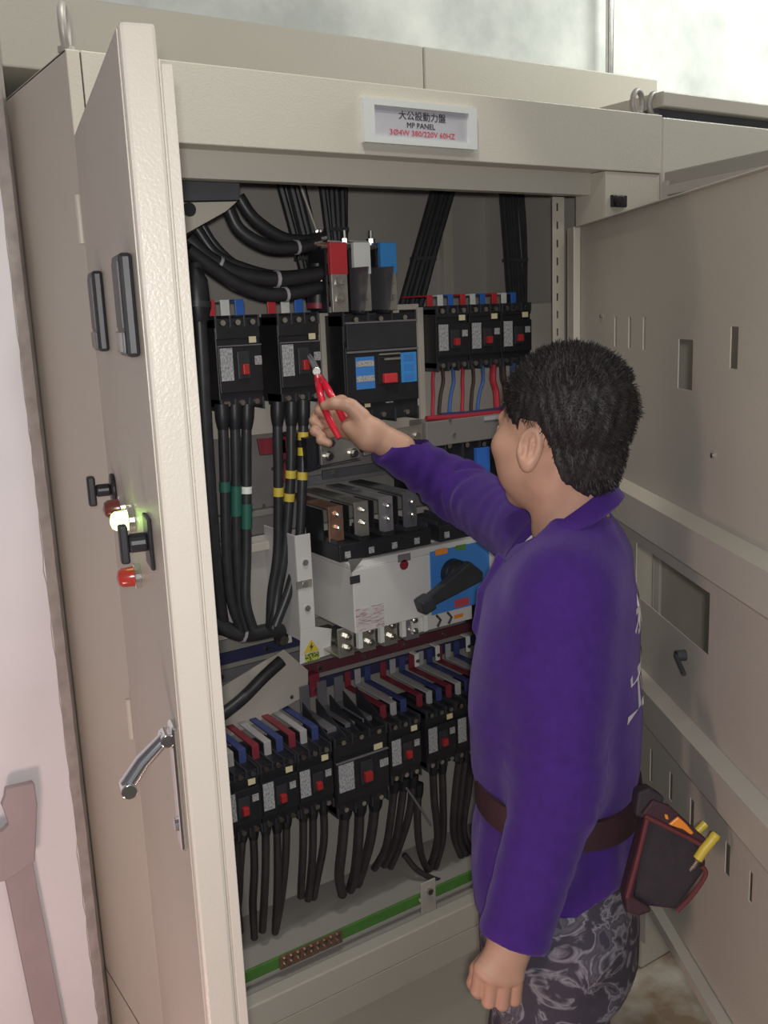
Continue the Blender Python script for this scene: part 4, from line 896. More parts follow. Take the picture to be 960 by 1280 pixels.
# cables below the lower row
M['cable_low'] = mat('black_cable_sheath_dull', (0.045, 0.036, 0.040), 0.5, var=0.2, vscale=40)  # slightly lighter, duller black for the lower cables
low = {0: [((296, 1042), (297, 1085), (296, 1120), (300, 1165)), ((304, 1040), (300, 1085), (298, 1125), (292, 1168)), ((316, 1036), (318, 1085), (316, 1130), (318, 1172))],
       1: [((332, 1030), (332, 1080), (330, 1130), (328, 1163)), ((346, 1026), (347, 1080), (346, 1130), (344, 1165)), ((358, 1022), (357, 1070), (352, 1120), (345, 1160))],
       2: [((379, 1014), (379, 1060), (377, 1100), (376, 1120)), ((391, 1010), (391, 1060), (388, 1100), (385, 1124)), ((404, 1006), (405, 1050), (397, 1095), (392, 1122))],
       'w': [((432, 1012), (428, 1055), (424, 1095), (428, 1118)), ((450, 1008), (448, 1050), (444, 1090), (438, 1112)), ((470, 1002), (464, 1045), (455, 1080), (447, 1105))],
       3: [((494, 982), (489, 1020), (482, 1060), (468, 1086)), ((506, 978), (500, 1020), (493, 1055), (480, 1082)), ((517, 974), (512, 1015), (500, 1055), (488, 1084))],
       4: [((541, 958), (543, 1000), (547, 1050), (536, 1088)), ((552, 955), (554, 1000), (553, 1050), (541, 1094)), ((523, 985), (522, 1030), (527, 1070), (540, 1096))],
       5: [((576, 945), (570, 985), (567, 1040), (577, 1072)), ((584, 942), (577, 985), (573, 1040), (585, 1075)), ((592, 940), (586, 985), (580, 1040), (598, 1078))]}
ord_ = ['left', 'middle', 'right']
who = {0: 'the leftmost lower breaker', 1: 'the second lower breaker', 2: 'the third lower breaker', 'w': 'the wide lower breaker', 3: 'the lower breaker right of the wide one', 4: 'the lower breaker second right of the wide one', 5: 'the lower breaker beside the purple shirt'}
for k, sets in low.items():
    for i, pts in enumerate(sets):
        yy = .168 + .006 * i
        cable('power_cable', ord_[i] + ' dull black cable hanging from ' + who[k], [(pts[0][0], pts[0][1] - 6, yy), (pts[1][0], pts[1][1], yy), (pts[2][0], pts[2][1], yy + .02), (pts[3][0], pts[3][1], yy + .06)], .0088 if k != 'w' else .0115, 'cable_low', 'cables below the lower breakers', n=8, k=5, boot=.35)
cable('power_cable', 'thin black cable sagging in a loop towards the earth bar', [(505, 1068, .22), (525, 1090, .20), (560, 1103, .18), (600, 1098, .18)], .007, 'cable_low')
cable('cable_tie_tail', 'thin pale tie tail slanting between the lower cables', [(508, 985, .14), (522, 1005, .14), (539, 1032, .145)], .0025, 'greybar', cat='cable tie')
# ---------------------------------------------------------------- soft bodies: distance fields turned into closed meshes
class Field:
    def __init__(s, lo, hi, h):
        s.lo = np.array(lo, float); s.h = h
        s.n = np.ceil((np.array(hi) - s.lo) / h).astype(int) + 1
        ax = [s.lo[i] + h * np.arange(s.n[i]) for i in range(3)]
        s.ax = ax; s.d = np.full(tuple(s.n), 0.5, np.float32)
    def block(s, lo, hi):
        a = np.clip(np.floor((np.array(lo) - s.lo) / s.h).astype(int), 0, s.n - 1); b = np.clip(np.ceil((np.array(hi) - s.lo) / s.h).astype(int) + 1, 1, s.n)
        sl = tuple(slice(a[i], max(b[i], a[i] + 1)) for i in range(3))
        X, Y, Z = np.meshgrid(*[s.ax[i][sl[i]] for i in range(3)], indexing='ij')
        return sl, np.stack([X, Y, Z], -1)
    def put(s, fn, lo, hi, k=0.01, op='add'):
        sl, P = s.block(lo, hi); e = fn(P).astype(np.float32); d = s.d[sl]
        if op == 'add':
            if k <= 0: s.d[sl] = np.minimum(d, e)
            else:
                h = np.clip(0.5 + 0.5 * (d - e) / k, 0, 1); s.d[sl] = d * (1 - h) + e * h - k * h * (1 - h)
        elif op == 'cut':
            e = -e
            if k <= 0: s.d[sl] = np.maximum(d, e)
            else:
                h = np.clip(0.5 - 0.5 * (d - e) / k, 0, 1); s.d[sl] = d * (1 - h) + e * h + k * h * (1 - h)
        return s
    def cone(s, a, b, r1, r2, k=0.01, op='add'):
        a = np.array(a, float); b = np.array(b, float); m = max(r1, r2) + 0.03
        def fn(P):
            ab = b - a; t = np.clip(((P - a) @ ab) / (ab @ ab + 1e-12), 0, 1); q = P - a - t[..., None] * ab
            return np.sqrt((q * q).sum(-1)) - (r1 + (r2 - r1) * t)
        return s.put(fn, np.minimum(a, b) - m, np.maximum(a, b) + m, k, op)
    def chain(s, pts, rs, k=0.006):
        for i in range(len(pts) - 1): s.cone(pts[i], pts[i + 1], rs[i], rs[i + 1], k)
        return s
    def ell(s, c, r, fr=None, k=0.01, op='add'):
        c = np.array(c, float); r = np.array(r, float); fr = np.eye(3) if fr is None else np.array(fr, float); m = r.max() + 0.03
        def fn(P):
            q = (P - c) @ fr.T; k0 = np.sqrt(((q / r) ** 2).sum(-1)); k1 = np.sqrt(((q / (r * r)) ** 2).sum(-1)) + 1e-6
            return k0 * (k0 - 1) / k1
        return s.put(fn, c - m, c + m, k, op)
    def mesh(s):
        D = s.d; ins = D < 0
        nx, ny, nz = [k - 1 for k in s.n]
        cnt = np.zeros((nx, ny, nz), np.int8)
        for i in (0, 1):
            for j in (0, 1):
                for k in (0, 1): cnt += ins[i:nx + i, j:ny + j, k:nz + k]
        act = np.argwhere((cnt > 0) & (cnt < 8)); idx = np.full((nx, ny, nz), -1, np.int32); idx[tuple(act.T)] = np.arange(len(act))
        acc = np.zeros((len(act), 3)); num = np.zeros(len(act))
        C8 = [(i, j, k) for i in (0, 1) for j in (0, 1) for k in (0, 1)]
        vals = {c: D[act[:, 0] + c[0], act[:, 1] + c[1], act[:, 2] + c[2]].astype(float) for c in C8}
        for c in C8:
            for ax in range(3):
                if c[ax] == 0:
                    e = list(c); e[ax] = 1; e = tuple(e); v0, v1 = vals[c], vals[e]; m = (v0 < 0) != (v1 < 0)
                    t = np.where(m, v0 / np.where(np.abs(v0 - v1) < 1e-12, 1, v0 - v1), 0)
                    p = np.array(c, float)[None, :].repeat(len(act), 0); p[:, ax] = t
                    acc += p * m[:, None]; num += m
        V = s.lo + s.h * (act + acc / np.maximum(num, 1)[:, None]); F = []
        for ax in range(3):
            b, c = (ax + 1) % 3, (ax + 2) % 3
            sl0 = [slice(None)] * 3; sl1 = [slice(None)] * 3; sl0[ax] = slice(0, -1); sl1[ax] = slice(1, None)
            A, B = ins[tuple(sl0)], ins[tuple(sl1)]; e = np.argwhere(A != B)
            e = e[(e[:, b] > 0) & (e[:, c] > 0) & (e[:, b] < s.n[b] - 1) & (e[:, c] < s.n[c] - 1)]
            q = []
            for (db, dc) in ((-1, -1), (0, -1), (0, 0), (-1, 0)):
                w = e.copy(); w[:, b] += db; w[:, c] += dc; q.append(idx[tuple(w.T)])
            q = np.stack(q, 1); fl = A[tuple(e.T)]
            F.append(np.where(fl[:, None], q, q[:, ::-1]))
        return V, np.concatenate(F)
def join_fields(fl):
    V, F, k = [], [], 0
    for f in fl:
        v, q = f.mesh(); V.append(v); F.append(q + k); k += len(v)
    return np.concatenate(V), np.concatenate(F)
def field_obj(name, VF, m, parent, iters=2):
    V, F = VF; me = bpy.data.meshes.new(name); off = wloc(parent)
    me.vertices.add(len(V)); me.vertices.foreach_set('co', (V - np.array(off)).astype(np.float32).ravel())
    me.loops.add(len(F) * 4); me.loops.foreach_set('vertex_index', F.astype(np.int32).ravel())
    me.polygons.add(len(F)); me.polygons.foreach_set('loop_start', np.arange(0, len(F) * 4, 4, dtype=np.int32))
    me.polygons.foreach_set('use_smooth', np.ones(len(F), bool)); me.update(calc_edges=True); me.validate()
    me.materials.append(M[m]); o = bpy.data.objects.new(name, me); COL.objects.link(o); o.parent = parent
    if iters:
        md = o.modifiers.new('smooth', 'SMOOTH'); md.iterations = iters; md.factor = 0.5
    return o

# ---------------------------------------------------------------- the electrician
hipc = np.array([1.016, -0.446, 0.80])
man = thing('person', 'man in a purple long-sleeved shirt reaching into the cabinet with red pliers', 'person', (hipc[0], hipc[1], 0))
tf = np.array([-0.66, 0.75, 0.0]); tf /= np.linalg.norm(tf); tl = np.array([-tf[1], tf[0], 0]); up = np.array([0, 0, 1.0])
TZ = np.array([0.66, 0.74, 0.86, 0.945, 0.985, 1.02, 1.07, 1.12, 1.22, 1.31, 1.37, 1.41, 1.45])
TA = np.array([0.138, 0.140, 0.136, 0.128, 0.122, 0.128, 0.136, 0.136, 0.129, 0.116, 0.092, 0.064, 0.045])
TB = np.array([0.165, 0.170, 0.168, 0.160, 0.155, 0.160, 0.165, 0.172, 0.182, 0.184, 0.150, 0.095, 0.050])
TO = np.array([0.000, 0.000, 0.004, 0.004, 0.002, 0.004, 0.006, 0.008, 0.006, -0.002, -0.012, -0.018, -0.02])   # forward shift
def tc_at(z):
    return np.stack([1.012 + 0.014 * np.clip((z - .8) / .6, 0, 1) + tf[0] * np.interp(z, TZ, TO), -0.448 + 0.010 * np.clip((z - .8) / .6, 0, 1) + tf[1] * np.interp(z, TZ, TO)], -1)
def torso(P, grow=0.0, folds=True, z0=0.70, z1=1.445):
    z = P[..., 2]; c = tc_at(z); u = (P[..., 0] - c[..., 0]) * tf[0] + (P[..., 1] - c[..., 1]) * tf[1]; v = (P[..., 0] - c[..., 0]) * tl[0] + (P[..., 1] - c[..., 1]) * tl[1]
    a = np.interp(z, TZ, TA) + grow; b = np.interp(z, TZ, TB) + grow
    k = (np.abs(u / a) ** 2.2 + np.abs(v / b) ** 2.2) ** (1 / 2.2); d = (k - 1) * np.minimum(a, b)
    if folds:
        ang = np.arctan2(v / b, u / a)
        d = d - 0.0035 * np.sin(ang * 3 + z * 26) * np.sin(z * 19 + 1.3 * np.sin(ang * 2)) - 0.005 * np.exp(-((z - 1.03) / .04) ** 2) * (0.5 + 0.5 * np.sin(ang * 13 + 3 * np.sin(ang * 4))) - 0.004 * np.exp(-((z - .91) / .04) ** 2) * np.sin(ang * 11 + 1)
        z0 = z0 - 0.045 * np.clip(u / a, -1.1, 1.1) + 0.008 * np.sin(ang * 3 + 1.0)
    return np.maximum(np.maximum(d, z0 - z), z - z1)
LS, LE, LW = pd(706, 738, 1.385), pd(697, 985, 1.395), pd(640, 1180, 1.37)
RS, RE, RW = pd(672, 672, 1.64), pd(570, 612, 1.90), pd(474, 547, 1.80)
def sleeve(F, A, B, C_, ra, rb, rc, cut, ph, amp=0.0035, kk=0.05):
    A, B, C_ = map(np.array, (A, B, C_)); cd = (C_ - B) / np.linalg.norm(C_ - B); L1 = np.linalg.norm(B - A)
    def seg(P, a, b):
        ab = b - a; t = np.clip(((P - a) @ ab) / (ab @ ab), 0, 1); q = P - a - t[..., None] * ab; return np.sqrt((q * q).sum(-1)), t, q
    def fn(P):
        d1, t1, q1 = seg(P, A, B); d2, t2, q2 = seg(P, B, C_)
        e1 = d1 - (ra + (rb - ra) * t1); e2 = d2 - (rb + (rc - rb) * t2); k = 0.03
        h = np.clip(0.5 + 0.5 * (e1 - e2) / k, 0, 1); d = e1 * (1 - h) + e2 * h - k * h * (1 - h)
        s = np.where(e1 < e2, t1 * L1, L1 + t2 * np.linalg.norm(C_ - B)); q = np.where((e1 < e2)[..., None], q1, q2)
        an = np.arctan2(q[..., 2], q[..., 0] * .7 + q[..., 1] * .7)
        m = (np.exp(-((s - L1) / .11) ** 2) + 0.35 * np.exp(-((s - L1 * 2 + .05) / .05) ** 2) + 0.15) * np.clip(-((P - cut) @ cd) / .05, 0.05, 1)
        d = d - amp * m * np.sin(s * 150 + 2.4 * np.sin(an + ph) + 1.2 * np.sin(an * 2 + s * 30)) * (0.6 + 0.4 * np.sin(an * 1.5 + s * 40 + ph))
        pl = (P - cut) @ cd; hem = np.abs(pl + .012) < .010
        return np.maximum(d - 0.0018 * hem, pl)
    lo = np.minimum(np.minimum(A, B), C_) - 0.11; hi = np.maximum(np.maximum(A, B), C_) + 0.11
    F.put(fn, lo, hi, kk)
Fs = Field((0.70, -0.74, 0.64), (1.30, 0.12, 1.50), 0.0052)
Fs.put(lambda P: torso(P, z0=0.835), Fs.lo, Fs.lo + Fs.h * (Fs.n - 1), 0)
sleeve(Fs, LS, LE, LW, 0.064, 0.061, 0.050, pd(648, 1180, 1.37), 0.4, amp=0.0022, kk=0.035)
sleeve(Fs, RS, RE, RW, 0.070, 0.056, 0.040, pd(484, 553, 1.803), 1.5, amp=0.0050, kk=0.045)
# shoulder caps and trapezius slope, front placket
nk = np.array([*tc_at(np.array(1.43)), 1.43])
Fs.cone(LS + np.array([0, 0, 0.0]), nk + tl * .045 - tf * .02 + up * -.060, 0.060, 0.050, 0.04); Fs.cone(RS, nk - tl * 0.045 - tf * .02 + up * -.060, 0.058, 0.050, 0.04)
pf = [np.array([*(tc_at(np.array(z)) + tf[:2] * (np.interp(z, TZ, TA) + .001)), z]) for z in (1.40, 1.36, 1.30, 1.24)]
Fs.chain(pf, [.012, .012, .012, .010], 0.01)
# neck opening
Fs.cone(nk + tf * .060 + up * .02, nk + tf * .078 + up * -.045, 0.046, 0.040, 0.008, 'cut')
Fs.cone(nk + tf * .058 + tl * .022 + up * .03, nk + tf * .062 + tl * .020 + up * -.028, 0.050, 0.044, 0.008, 'cut')
Fs.cone(nk + up * .08, nk + up * -.005, 0.060, 0.056, 0.006, 'cut')
shirt = field_obj('shirt', Fs.mesh(), 'shirt', man, 2)

# collar
def ring(c, tilt_f, a, b, r_lo, r_hi, hgt, n=40):
    """band collar folded outward"""
    mb = MB(); vs = []; fs = []
    prof = [(0.0, 0.0), (0.002, hgt), (0.009, hgt + .004), (0.020, hgt - .006), (0.030, 0.004 - hgt * .25), (0.026, -hgt * .35), (0.008, -hgt * .2)]
    m = len(prof)
    for k in range(n + 1):
        t = math.radians(12) + (2 * math.pi - math.radians(24)) * k / n; cu, sv = math.cos(t), math.sin(t)
        for (o, w) in prof:
            vs.append(c + tf * (cu * (a + o)) + tl * (sv * (b + o)) + up * (w - tilt_f * cu))
    for k in range(n):
        for j in range(m): fs.append((k * m + j, k * m + (j + 1) % m, (k + 1) * m + (j + 1) % m, (k + 1) * m + j))
    fs.append(tuple(range(m - 1, -1, -1))); fs.append(tuple(n * m + j for j in range(m)))
    return mb.add(vs, fs)
co = ring(nk + up * -.020 + tf * .014, 0.050, 0.062, 0.062, 0, 0, 0.020).build('collar', 'shirt', man, smooth=True)
te = MB(); vs = []; fs = []
for k in range(36):
    t = 2 * math.pi * k / 36
    for (o, w) in ((0.0, 0.0), (0.004, 0.003), (0.004, -0.03), (-0.002, -.03)): vs.append(nk + tf * (.014 + math.cos(t) * (.058 + o)) + tl * (math.sin(t) * (.056 + o)) + up * (w - .008 - .044 * math.cos(t)))
for k in range(36):
    for j in range(4): fs.append((k * 4 + j, k * 4 + (j + 1) % 4, ((k + 1) % 36) * 4 + (j + 1) % 4, ((k + 1) % 36) * 4 + j))
te.add(vs, fs).build('undershirt_neckband', 'wtee', man, smooth=True)

# head
hf = np.array([-0.17, 0.985, 0.0]); hf /= np.linalg.norm(hf); hl_ = np.array([-hf[1], hf[0], 0]); HF = np.array([hf, hl_, up])
HC = pd(699, 542, 1.45)
Lh = lambda u, v, w: HC + u * hf + v * hl_ + w * up
Fh = Field(HC - np.array([.15, .15, .25]), HC + np.array([.15, .15, .16]), 0.0026)
Fh.ell(Lh(-.014, 0, .030), (.096, .075, .086), HF, 0); Fh.ell(Lh(.036, 0, -.030), (.060, .068, .085), HF, .03)
Fh.cone(Lh(.0, .030, -.062), Lh(.066, .010, -.096), .034, .018, .03); Fh.cone(Lh(.0, -.030, -.062), Lh(.066, -.010, -.096), .034, .018, .03)
for s_ in (1, -1):
    Fh.ell(Lh(.060, s_ * .045, -.018), (.028, .026, .024), HF, .02); Fh.ell(Lh(.050, s_ * .040, -.055), (.03, .022, .03), HF, .02)
Fh.ell(Lh(.083, 0, .022), (.014, .038, .012), HF, .015)
for s_ in (1, -1): Fh.ell(Lh(.097, s_ * .031, .004), (.014, .016, .011), HF, .008, 'cut'); Fh.ell(Lh(.080, s_ * .031, .003), (.013, .014, .010), HF, .003)
Fh.cone(Lh(.090, 0, .008), Lh(.110, 0, -.028), .009, .012, .010); Fh.ell(Lh(.100, .012, -.033), (.010, .008, .008), HF, .006); Fh.ell(Lh(.100, -.012, -.033), (.010, .008, .008), HF, .006)
Fh.ell(Lh(.092, 0, -.058), (.010, .024, .006), HF, .006); Fh.ell(Lh(.090, 0, -.070), (.010, .021, .007), HF, .006); Fh.ell(Lh(.104, 0, -.0635), (.008, .026, .0016), HF, .002, 'cut')
Fh.ell(Lh(.074, 0, -.100), (.018, .022, .016), HF, .012)
# neck
NB = nk + up * -.05
Fh.cone(Lh(-.012, 0, -.055), NB + up * .02, .054, .060, .022)
Fh.cone(Lh(-.035, .045, -.05), nk + tf * .045 + tl * .012 + up * -.02, .012, .010, .02); Fh.cone(Lh(-.035, -.045, -.05), nk + tf * .045 - tl * .012 + up * -.02, .012, .010, .02)
# ears
for s_ in (1, -1):
    ef = np.array([hf * .93 + hl_ * s_ * .36, hl_ * s_ * .93 - hf * .36, up]); tl2 = np.array([ef[0] * .95 + up * .22, ef[1], up * .95 - ef[0] * .22])
    ec = Lh(-.006, s_ * .079, -.012)
    Fh.ell(ec, (.0185, .0085, .033), tl2, .004); Fh.ell(ec + ef[1] * .008 + ef[0] * .002 + up * .004, (.0125, .009, .023), tl2, .003, 'cut')
    Fh.ell(ec + ef[1] * .003 + up * -.024 + ef[0] * .003, (.010, .007, .011), tl2, .006); Fh.cone(ec + ef[0] * -.004 + up * .014 + ef[1] * .002, ec + ef[0] * .001 + up * -.010 + ef[1] * .002, .0035, .0035, .003)
    Fh.ell(ec + ef[0] * .014 + up * -.006 + ef[1] * .002, (.005, .005, .008), tl2, .004)
# hands
def hand_R(F):
    P_ = lambda a, b, d: pd(a, b, d)
    w = P_(500, 562, 1.815); w2 = P_(466, 543, 1.80)
    F.cone(w, w2, .031, .028, 0)
    kn = [P_(427, 502, 1.842), P_(421, 513, 1.846), P_(421, 526, 1.846), P_(426, 538, 1.842)]
    for q in kn: F.cone(w2, q, .023, .0135, .012)
    F.cone(P_(458, 549, 1.792), P_(437, 533, 1.795), .021, .016, .014); F.cone(P_(460, 534, 1.786), P_(440, 508, 1.780), .019, .0135, .014)
    pip = [P_(403, 504, 1.832), P_(397, 517, 1.834), P_(397, 530, 1.832), P_(403, 543, 1.828)]
    dip = [P_(399, 513, 1.812), P_(392, 526, 1.813), P_(393, 539, 1.811), P_(401, 550, 1.809)]
    tip = [P_(409, 520, 1.812), P_(402, 533, 1.813), P_(403, 545, 1.811), P_(411, 554, 1.809)]
    for a, b, c, d in zip(kn, pip, dip, tip): F.chain([a, b, c, d], [.0120, .0102, .0090, .0076], .002)
    F.chain([P_(452, 520, 1.782), P_(434, 506, 1.776), P_(418, 504, 1.778), P_(406, 507, 1.786)], [.015, .0125, .0110, .0090], .005)
    return F
bl = np.array([pd(380, 480, 1.76), pd(380, 580, 1.88), pd(510, 580, 1.76), pd(510, 480, 1.88)])
FR = Field(bl.min(0) - .03, bl.max(0) + .04, 0.0018); hand_R(FR)
def hand_L(F):
    P_ = lambda a, b, d: pd(a, b, d)
    w, w2 = P_(664, 1120, 1.37), P_(638, 1178, 1.365)
    F.cone(w, w2, .031, .029, 0)
    kn = [P_(603, 1210, 1.348), P_(615, 1219, 1.343), P_(630, 1222, 1.345), P_(644, 1219, 1.352)]
    for q in kn: F.cone(w2, q, .024, .0130, .014)
    F.cone(P_(632, 1185, 1.375), P_(606, 1205, 1.372), .019, .014, .012)
    pip = [P_(597, 1237, 1.362), P_(611, 1251, 1.358), P_(628, 1254, 1.360), P_(643, 1248, 1.365)]
    dip = [P_(599, 1236, 1.388), P_(612, 1249, 1.388), P_(628, 1252, 1.390), P_(643, 1247, 1.392)]
    tip = [P_(606, 1223, 1.392), P_(618, 1233, 1.394), P_(632, 1236, 1.396), P_(645, 1232, 1.396)]
    for a, b, c, d in zip(kn, pip, dip, tip): F.chain([a, b, c, d], [.0122, .0104, .0092, .0078], .002)
    F.chain([P_(614, 1196, 1.372), P_(598, 1211, 1.378), P_(593, 1228, 1.386), P_(598, 1241, 1.396)], [.0140, .0118, .0105, .0088], .005)
    return F
bl = np.array([pd(580, 1100, 1.34), pd(580, 1270, 1.40), pd(690, 1100, 1.34), pd(690, 1270, 1.40)])
FL = Field(bl.min(0) - .05, bl.max(0) + .05, 0.0020); hand_L(FL)
# covered trunk, arms and legs
LHp = hipc + tl * .088; RHp = hipc - tl * .088
LK, LA = LHp + np.array([0, 0, -.36]) + tf * .02, LHp * np.array([1, 1, 0]) + np.array([0, 0, .09]) + tf * -.02 + tl * .02
RK, RA = RHp + np.array([0, 0, -.36]) + tf * .03, RHp * np.array([1, 1, 0]) + np.array([0, 0, .09]) + tf * .0 - tl * .02
Fb = Field((0.72, -0.80, 0.05), (1.30, 0.10, 1.46), 0.009)
Fb.put(lambda P: torso(P, -0.030, False, 0.74, 1.36), Fb.lo, Fb.lo + Fb.h * (Fb.n - 1), 0)
for (a, b, c) in ((LHp, LK, LA), (RHp, RK, RA)): Fb.chain([a, b, c], [.072, .052, .036], .03)
Fb.chain([LS, LE, LE + (LW - LE) * .85], [.045, .038, .029], .02); Fb.chain([RS, RE, RE + (RW - RE) * .85], [.045, .036, .028], .02)
body = field_obj('body', join_fields([Fh, FR, FL, Fb]), 'skin', man, 1)
# eyes and brows
for s_ in (1, -1):
    MB().ball(Lh(.0815, s_ * .031, .003), .0118, 14, 10).build('eye', 'wtee', man, smooth=True)
    MB().tube([Lh(.092, s_ * .014, .021), Lh(.090, s_ * .028, .023), Lh(.083, s_ * .040, .020)], [.002, .003, .0018], 8).build('eyebrow', 'hair', man, smooth=True)

# hair
Fr = Field(HC - np.array([.15, .15, .13]), HC + np.array([.15, .15, .18]), 0.0030)
def hairfn(P):
    q = P - HC; u = q @ hf; v = q @ hl_; w = q @ up
    c = np.array([-.020, 0, .038]); r = np.array([.101, .083, .092])
    k0 = np.sqrt(((u - c[0]) / r[0]) ** 2 + (v / r[1]) ** 2 + ((w - c[2]) / r[2]) ** 2)
    low_ = np.sqrt(((u + .030) / .074) ** 2 + (v / .070) ** 2 + ((w + .020) / .085) ** 2)
    d = np.minimum((k0 - 1) * .088, (low_ - 1) * .07)
    th = np.arctan2(v, u)
    d = d - .0022 * np.sin(17 * th + 40 * w) * np.sin(70 * w + 5 * np.sin(3 * th)) - .0018 * np.sin(31 * th - 90 * u) * np.sin(110 * w + 60 * v)
    wb_ = np.interp(u, [-.2, -.075, -.050, -.034, -.020, .018, .024, .046, .056, .072, .12], [-.098, -.092, -.060, -.010, .028, .030, -.010, .004, .034, .062, .066])
    return np.maximum(d, (wb_ - w) * .7)
Fr.put(hairfn, Fr.lo, Fr.lo + Fr.h * (Fr.n - 1), 0)
HV, HFc = Fr.mesh()
hair = field_obj('hair', (HV, HFc), 'hair', man, 1)
st = MB(); hr = np.random.RandomState(5)
ctr = Lh(-.02, 0, .03); vs = []; fs = []
cand = [p for p in HV[hr.permutation(len(HV))[:14000]] if (p - HC) @ up > np.interp((p - HC) @ hf, [-.08, -.04, -.02, .06, .12], [-.085, -.02, .03, .03, .07])]
for p in cand[:9000]:
    n_ = (p - ctr); n_ /= np.linalg.norm(n_); w_ = (p - HC) @ up
    d = n_ * (.22 + .9 * max(0, n_[2])) + hr.normal(0, .22, 3) + (-hf * .25 + np.array([0, 0, -.55 if n_[2] < .45 else .35]))
    d /= np.linalg.norm(d); L = hr.uniform(.007, .016) * (1 if w_ > .03 else .6)
    sd = np.cross(d, n_ + 1e-3); sd /= np.linalg.norm(sd) + 1e-9; sd *= .0007
    m_ = p + d * L * .5 + n_ * .002; e_ = p + d * L - n_ * .0015; k = len(vs)
    vs += [p - sd - n_ * .002, p + sd - n_ * .002, m_ + sd * .8, m_ - sd * .8, e_]; fs += [(k, k + 1, k + 2, k + 3), (k + 3, k + 2, k + 4)]
sto = st.add(vs, fs).build('hair_strands', 'hair', man); sto['kind'] = 'stuff'

# trousers and shoes
Ft = Field((0.80, -0.72, 0.03), (1.26, -0.20, 0.90), 0.0062)
def legfn(a, b, c, ra, rb, rc, ph):
    def fn(P):
        def seg(a, b, r1, r2):
            ab = b - a; t = np.clip(((P - a) @ ab) / (ab @ ab), 0, 1); q = P - a - t[..., None] * ab; return np.sqrt((q * q).sum(-1)) - (r1 + (r2 - r1) * t)
        d = np.minimum(seg(a, b, ra, rb), seg(b, c, rb, rc)); z = P[..., 2]; an = np.arctan2(P[..., 1] - a[1], P[..., 0] - a[0])
        return d - .0045 * np.sin(z * 60 + 2.2 * np.sin(an * 2 + ph)) * np.sin(an * 2 + z * 14 + ph)
    return fn
Ft.put(legfn(LHp + up * -.03, LK, LA, .108, .086, .070, .5), Ft.lo, Ft.lo + Ft.h * (Ft.n - 1), 0)
Ft.put(legfn(RHp + up * -.03, RK, RA, .108, .086, .070, 2.1), Ft.lo, Ft.lo + Ft.h * (Ft.n - 1), .02)
Ft.put(lambda P: torso(P, -0.008, False, 0.68, 0.94), Ft.lo, Ft.lo + Ft.h * (Ft.n - 1), .03)
tr = field_obj('trousers', Ft.mesh(), 'camo', man, 2)
pk = [pd(706, 1150, 1.405), pd(722, 1210, 1.41), pd(748, 1210, 1.42), pd(738, 1150, 1.41)]
for (A_, nm2) in ((LA, 'shoe'), (RA, 'shoe')):
    b0 = A_ * np.array([1, 1, 0]); Fq = Field(b0 + np.array([-.22, -.22, 0.0]), b0 + np.array([.22, .22, .14]), .006)
    FRM = np.array([tf, tl, up])
    Fq.ell(b0 + tf * .05 + up * .03, (.14, .050, .045), FRM, 0); Fq.ell(b0 - tf * .03 + up * .055, (.055, .045, .06), FRM, .03)
    Fq.put(lambda P: -(0.002 - P[..., 2]) * 1.0, Fq.lo, Fq.lo + Fq.h * (Fq.n - 1), 0, 'cut') if False else None
    Fq.d = np.maximum(Fq.d, (0.003 - Fq.ax[2])[None, None, :].astype(np.float32))
    field_obj(nm2, Fq.mesh(), 'black2', man, 1)

# lettering on the back of the shirt, laid on the cloth
from mathutils.bvhtree import BVHTree
bpy.context.view_layer.update()
dg = bpy.context.evaluated_depsgraph_get(); ev = shirt.evaluated_get(dg)
bvh = BVHTree.FromObject(ev, dg); so = np.array(wloc(shirt))
def on_back(txt, size, z, m):
    vs, fs = text_mesh(txt, size, 0.0, size * .035); out = []
    c = np.array([*tc_at(np.array(z)), z])
    for v in vs:
        p = c - tl * (v[0] - .014) + up * v[1] - tf * .4; h_ = bvh.ray_cast(Vector(p - so), Vector(tf))
        out.append((np.array(h_[0]) + so - tf * .0022) if h_[0] is not None else p + tf * .25)
    return out, fs
tb = MB()
for (txt, size, z) in (('工程', 0.088, 1.165), ('水電', 0.060, 1.285)):
    v, f = on_back(txt, size, z, 'wtee'); tb.add(v, f)
tb.build('back_lettering', 'wtee', man, label='white lettering on the back')

# tool belt (clothing) and its pouch
def belt_pt(t, o, w):
    z = .985; c = np.array([*tc_at(np.array(z)), z]); a = np.interp(z, TZ, TA) + .008 + o; b = np.interp(z, TZ, TB) + .008 + o
    cu, sv = math.cos(t), math.sin(t); k = (abs(cu) ** 2.2 + abs(sv) ** 2.2) ** (-1 / 2.2)
    return c + tf * (a * cu * k) + tl * (b * sv * k) + up * (w + .012 * cu)
vs = []; fs = []; N = 60
for k in range(N):
    t = 2 * math.pi * k / N
    for (o, w) in ((-.006, -.022), (.003, -.023), (.003, .023), (-.006, .022)): vs.append(belt_pt(t, o, w))
for k in range(N):
    for j in range(4): fs.append((k * 4 + j, ((k + 1) % N) * 4 + j, ((k + 1) % N) * 4 + (j + 1) % 4, k * 4 + (j + 1) % 4))
MB().add(vs, fs).build('tool_belt', 'belt', man, smooth=True)
dfw = ROT[:, 2]
def slab(pts, depth, th): return MB().prism([pd(a, b, depth) for a, b in pts], dfw * th)
pch = thing('tool_pouch', "black canvas tool pouch with maroon edging hanging at the man's hip", 'tool pouch', pd(836, 1065, 1.42))
slab([(806, 1022), (822, 1004), (866, 1040), (884, 1078), (880, 1092), (846, 1138), (812, 1134), (792, 1122)], 1.405, .035).build('pouch_body', 'pouch', pch, 0.006)
